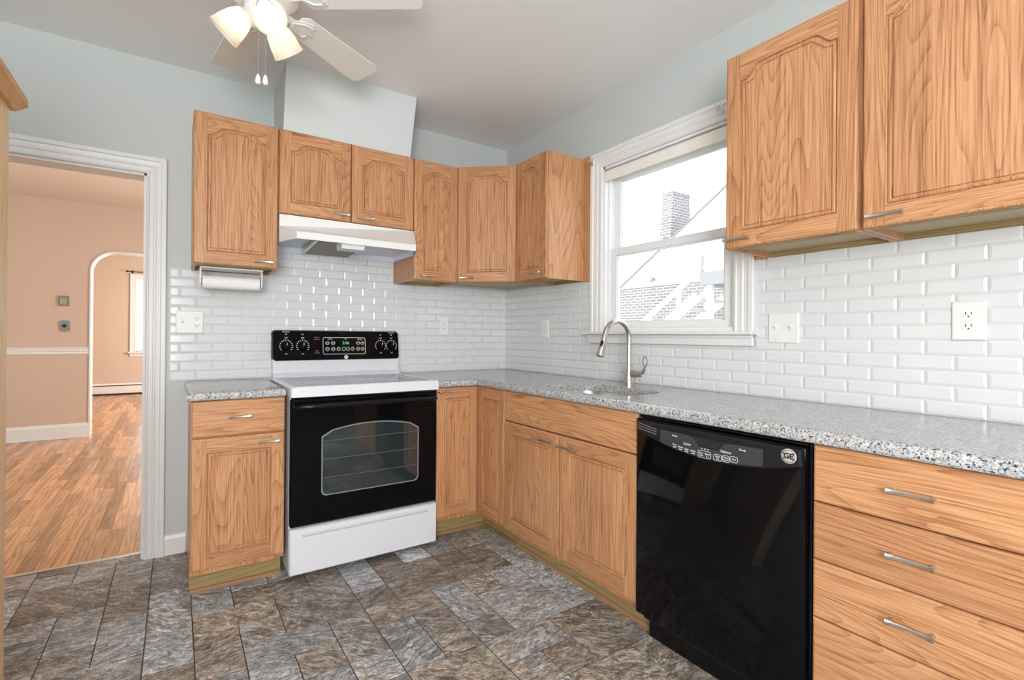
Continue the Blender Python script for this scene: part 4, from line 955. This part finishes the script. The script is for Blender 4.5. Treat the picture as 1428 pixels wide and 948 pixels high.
for dg in (-86, 34, 154):
    a = math.radians(dg); ax = Vector((math.cos(a)*math.cos(TILT), math.sin(a)*math.cos(TILT), -math.sin(TILT))); p0 = Vector((math.cos(a)*.02, math.sin(a)*.02, KZ))
    m = MB(); m.lathe([(.014, 0), (.016, .03), (.026, .045), (.028, .062)], p0, ax, 18); fi = m.build('lamp_socket', FANARM, fan)
    s0 = p0+ax*.044
    pr = [(.026, 0), (.034, .012), (.046, .04), (.053, .07), (.057, .10), (.0605, .118), (.0585, .119), (.055, .10), (.051, .07), (.044, .04), (.032, .014), (.024, .002)]
    m = MB(); m.lathe(pr, s0, ax, 32, 0, False, False); so_ = m.build('lamp_shade', FROST, fan)
    m = MB(); m.lathe([(.012, .012), (.014, .03), (.024, .05), (.029, .066), (.027, .08), (.018, .092), (.004, .097)], s0, ax, 20); m.build('bulb', BULB, so_)
for x, y in ((-.012, -.02), (.012, -.028)):
    m = MB(); m.tube([(x, y, -.265), (x, y, -.452)], .0012, 6); pcn = m.build('pull_chain', NICKEL, fan)
    m = MB(); m.lathe([(.002, 0), (.007, -.008), (.0105, -.026), (.0105, -.033), (.005, -.038)], (x, y, -.448), n=12); m.build('pull_knob', FANW, pcn)

# ------------------------------------------------------------------ small things
pt = thing('paper_towel_holder', 'white under-cabinet paper towel holder left of range hood', 'towel holder', (-1.882, -.185, UB))
m = MB(); m.box(-.145, .145, -.06, .06, -.008, .0, .002); m.build('mounting_bar', PLATE, pt)
for sg in (-1, 1):
    m = MB(); m.prism([(-.035, -.006), (.035, -.006), (.022, -.085), (.0, -.1), (-.022, -.085)], lambda p, k: (sg*(.139+.006*k), p[0], p[1])); m.build('arm', PLATE, pt)
rl = thing('paper_towel_roll', 'nearly finished white paper towel roll hung under the cabinet', 'paper towel', (-1.882, -.185, 1.433))
m = MB(); m.lathe([(.033, -.133), (.034, -.132), (.034, .132), (.033, .133)], (0, 0, 0), (1, 0, 0), 28); m.build('paper', PAPER, rl)
m = MB(); m.lathe([(.017, -.1375), (.017, .1375)], (0, 0, 0), (1, 0, 0), 16); m.build('core', plain('cardboard', (.42, .33, .22), .8), rl)
def plate(name, label, loc, rotz, w, h, kinds):
    p = thing(name, label, 'wall plate', loc, rotz)
    m = MB(); a = rrect(-w/2, w/2, 0, h, .005, 3); b = rrect(-w/2+.004, w/2-.004, .004, h-.004, .004, 3)
    m.loft([[(x, 0, z) for x, z in a], [(x, -.003, z) for x, z in a], [(x, -.0065, z) for x, z in b]], smooth=False); m.build('cover', PLATE, p)
    n = len(kinds)
    for i, k in enumerate(kinds):
        cx_ = -w/2+w*(i+.5)/n; cz_ = h/2
        if k == 'duplex':
            for dz in (-.0195, .0195):
                m = MB(); ov = [(cx_+.0165*math.cos(t)*1.0, cz_+dz+max(-.0135, min(.0135, .0175*math.sin(t)))) for t in arc(24, 0, 2*math.pi)[:-1]]
                m.prism(ov, lambda q_, kk: (q_[0], -.0066-.0016*kk, q_[1])); rc = m.build('receptacle', PLATE, p)
                m = MB(); m.box(cx_-.0075, cx_-.0055, -.0086, -.0080, cz_+dz-.001, cz_+dz+.008); m.box(cx_+.0055, cx_+.0075, -.0086, -.0080, cz_+dz-.0005, cz_+dz+.0075)
                m.lathe([(.0025, 0), (.0025, .0006)], (cx_, -.0080, cz_+dz-.007), (0, -1, 0), 10); m.build('slots', SLOT, rc)
        elif k == 'toggle':
            m = MB(); m.box(cx_-.006, cx_+.006, -.0078, -.006, cz_-.013, cz_+.013, .0008); m.loft([[(cx_-.0042, -.0075, cz_-.004), (cx_+.0042, -.0075, cz_-.004), (cx_+.0042, -.0075, cz_+.006), (cx_-.0042, -.0075, cz_+.006)], [(cx_-.0035, -.018, cz_+.005), (cx_+.0035, -.018, cz_+.005), (cx_+.0035, -.018, cz_+.011), (cx_-.0035, -.018, cz_+.011)]], smooth=False)
            m.build('toggle', PLATE, p)
        m = MB()
        for dz in ((-.048, .048) if k != 'duplex' else (0,)): m.lathe([(.003, 0), (.0025, .001)], (cx_, -.0063, cz_+dz), (0, -1, 0), 10)
        m.build('screw', CHROME, p)
    return p
plate('switch_outlet_plate', 'white double plate with switch and outlet near doorway', (-2.064, -.0078, 1.168), 0, .128, .121, ['toggle', 'duplex'])
plate('outlet_plate', 'white single outlet on back tiles just right of range', (-.537, -.0078, 1.171), 0, .071, .124, ['duplex'])
plate('outlet_plate', 'white single outlet on right tiles between corner and window', (-.0078, -.490, 1.157), RZ, .078, .124, ['duplex'])
plate('switch_plate', 'white two-switch plate on tiles right of window', (-.0078, -2.047, 1.146), RZ, .122, .126, ['toggle', 'toggle'])
plate('outlet_plate', 'white duplex outlet on tiles above the drawer counter', (-.0078, -2.611, 1.164), RZ, .084, .126, ['duplex'])
def bracket(label, y, z):
    b = thing('curtain_bracket', label, 'bracket', (-.026, y, z))
    m = MB(); m.prism([(-.010, -.02), (.010, -.02), (.010, .02), (-.010, .02)], lambda p, k: (-.002*k, p[0], p[1])); m.build('mounting_plate', STEEL, b)
    m = MB(); m.tube([(-.001, 0, .006), (-.022, 0, .010), (-.030, 0, .004), (-.032, 0, -.006), (-.026, 0, -.012)], .004, 8); m.build('hook', STEEL, b)
bracket('small metal curtain bracket at window casing upper left corner', -.945, 2.215); bracket('small metal curtain bracket at window casing upper right corner', -1.775, 2.215)
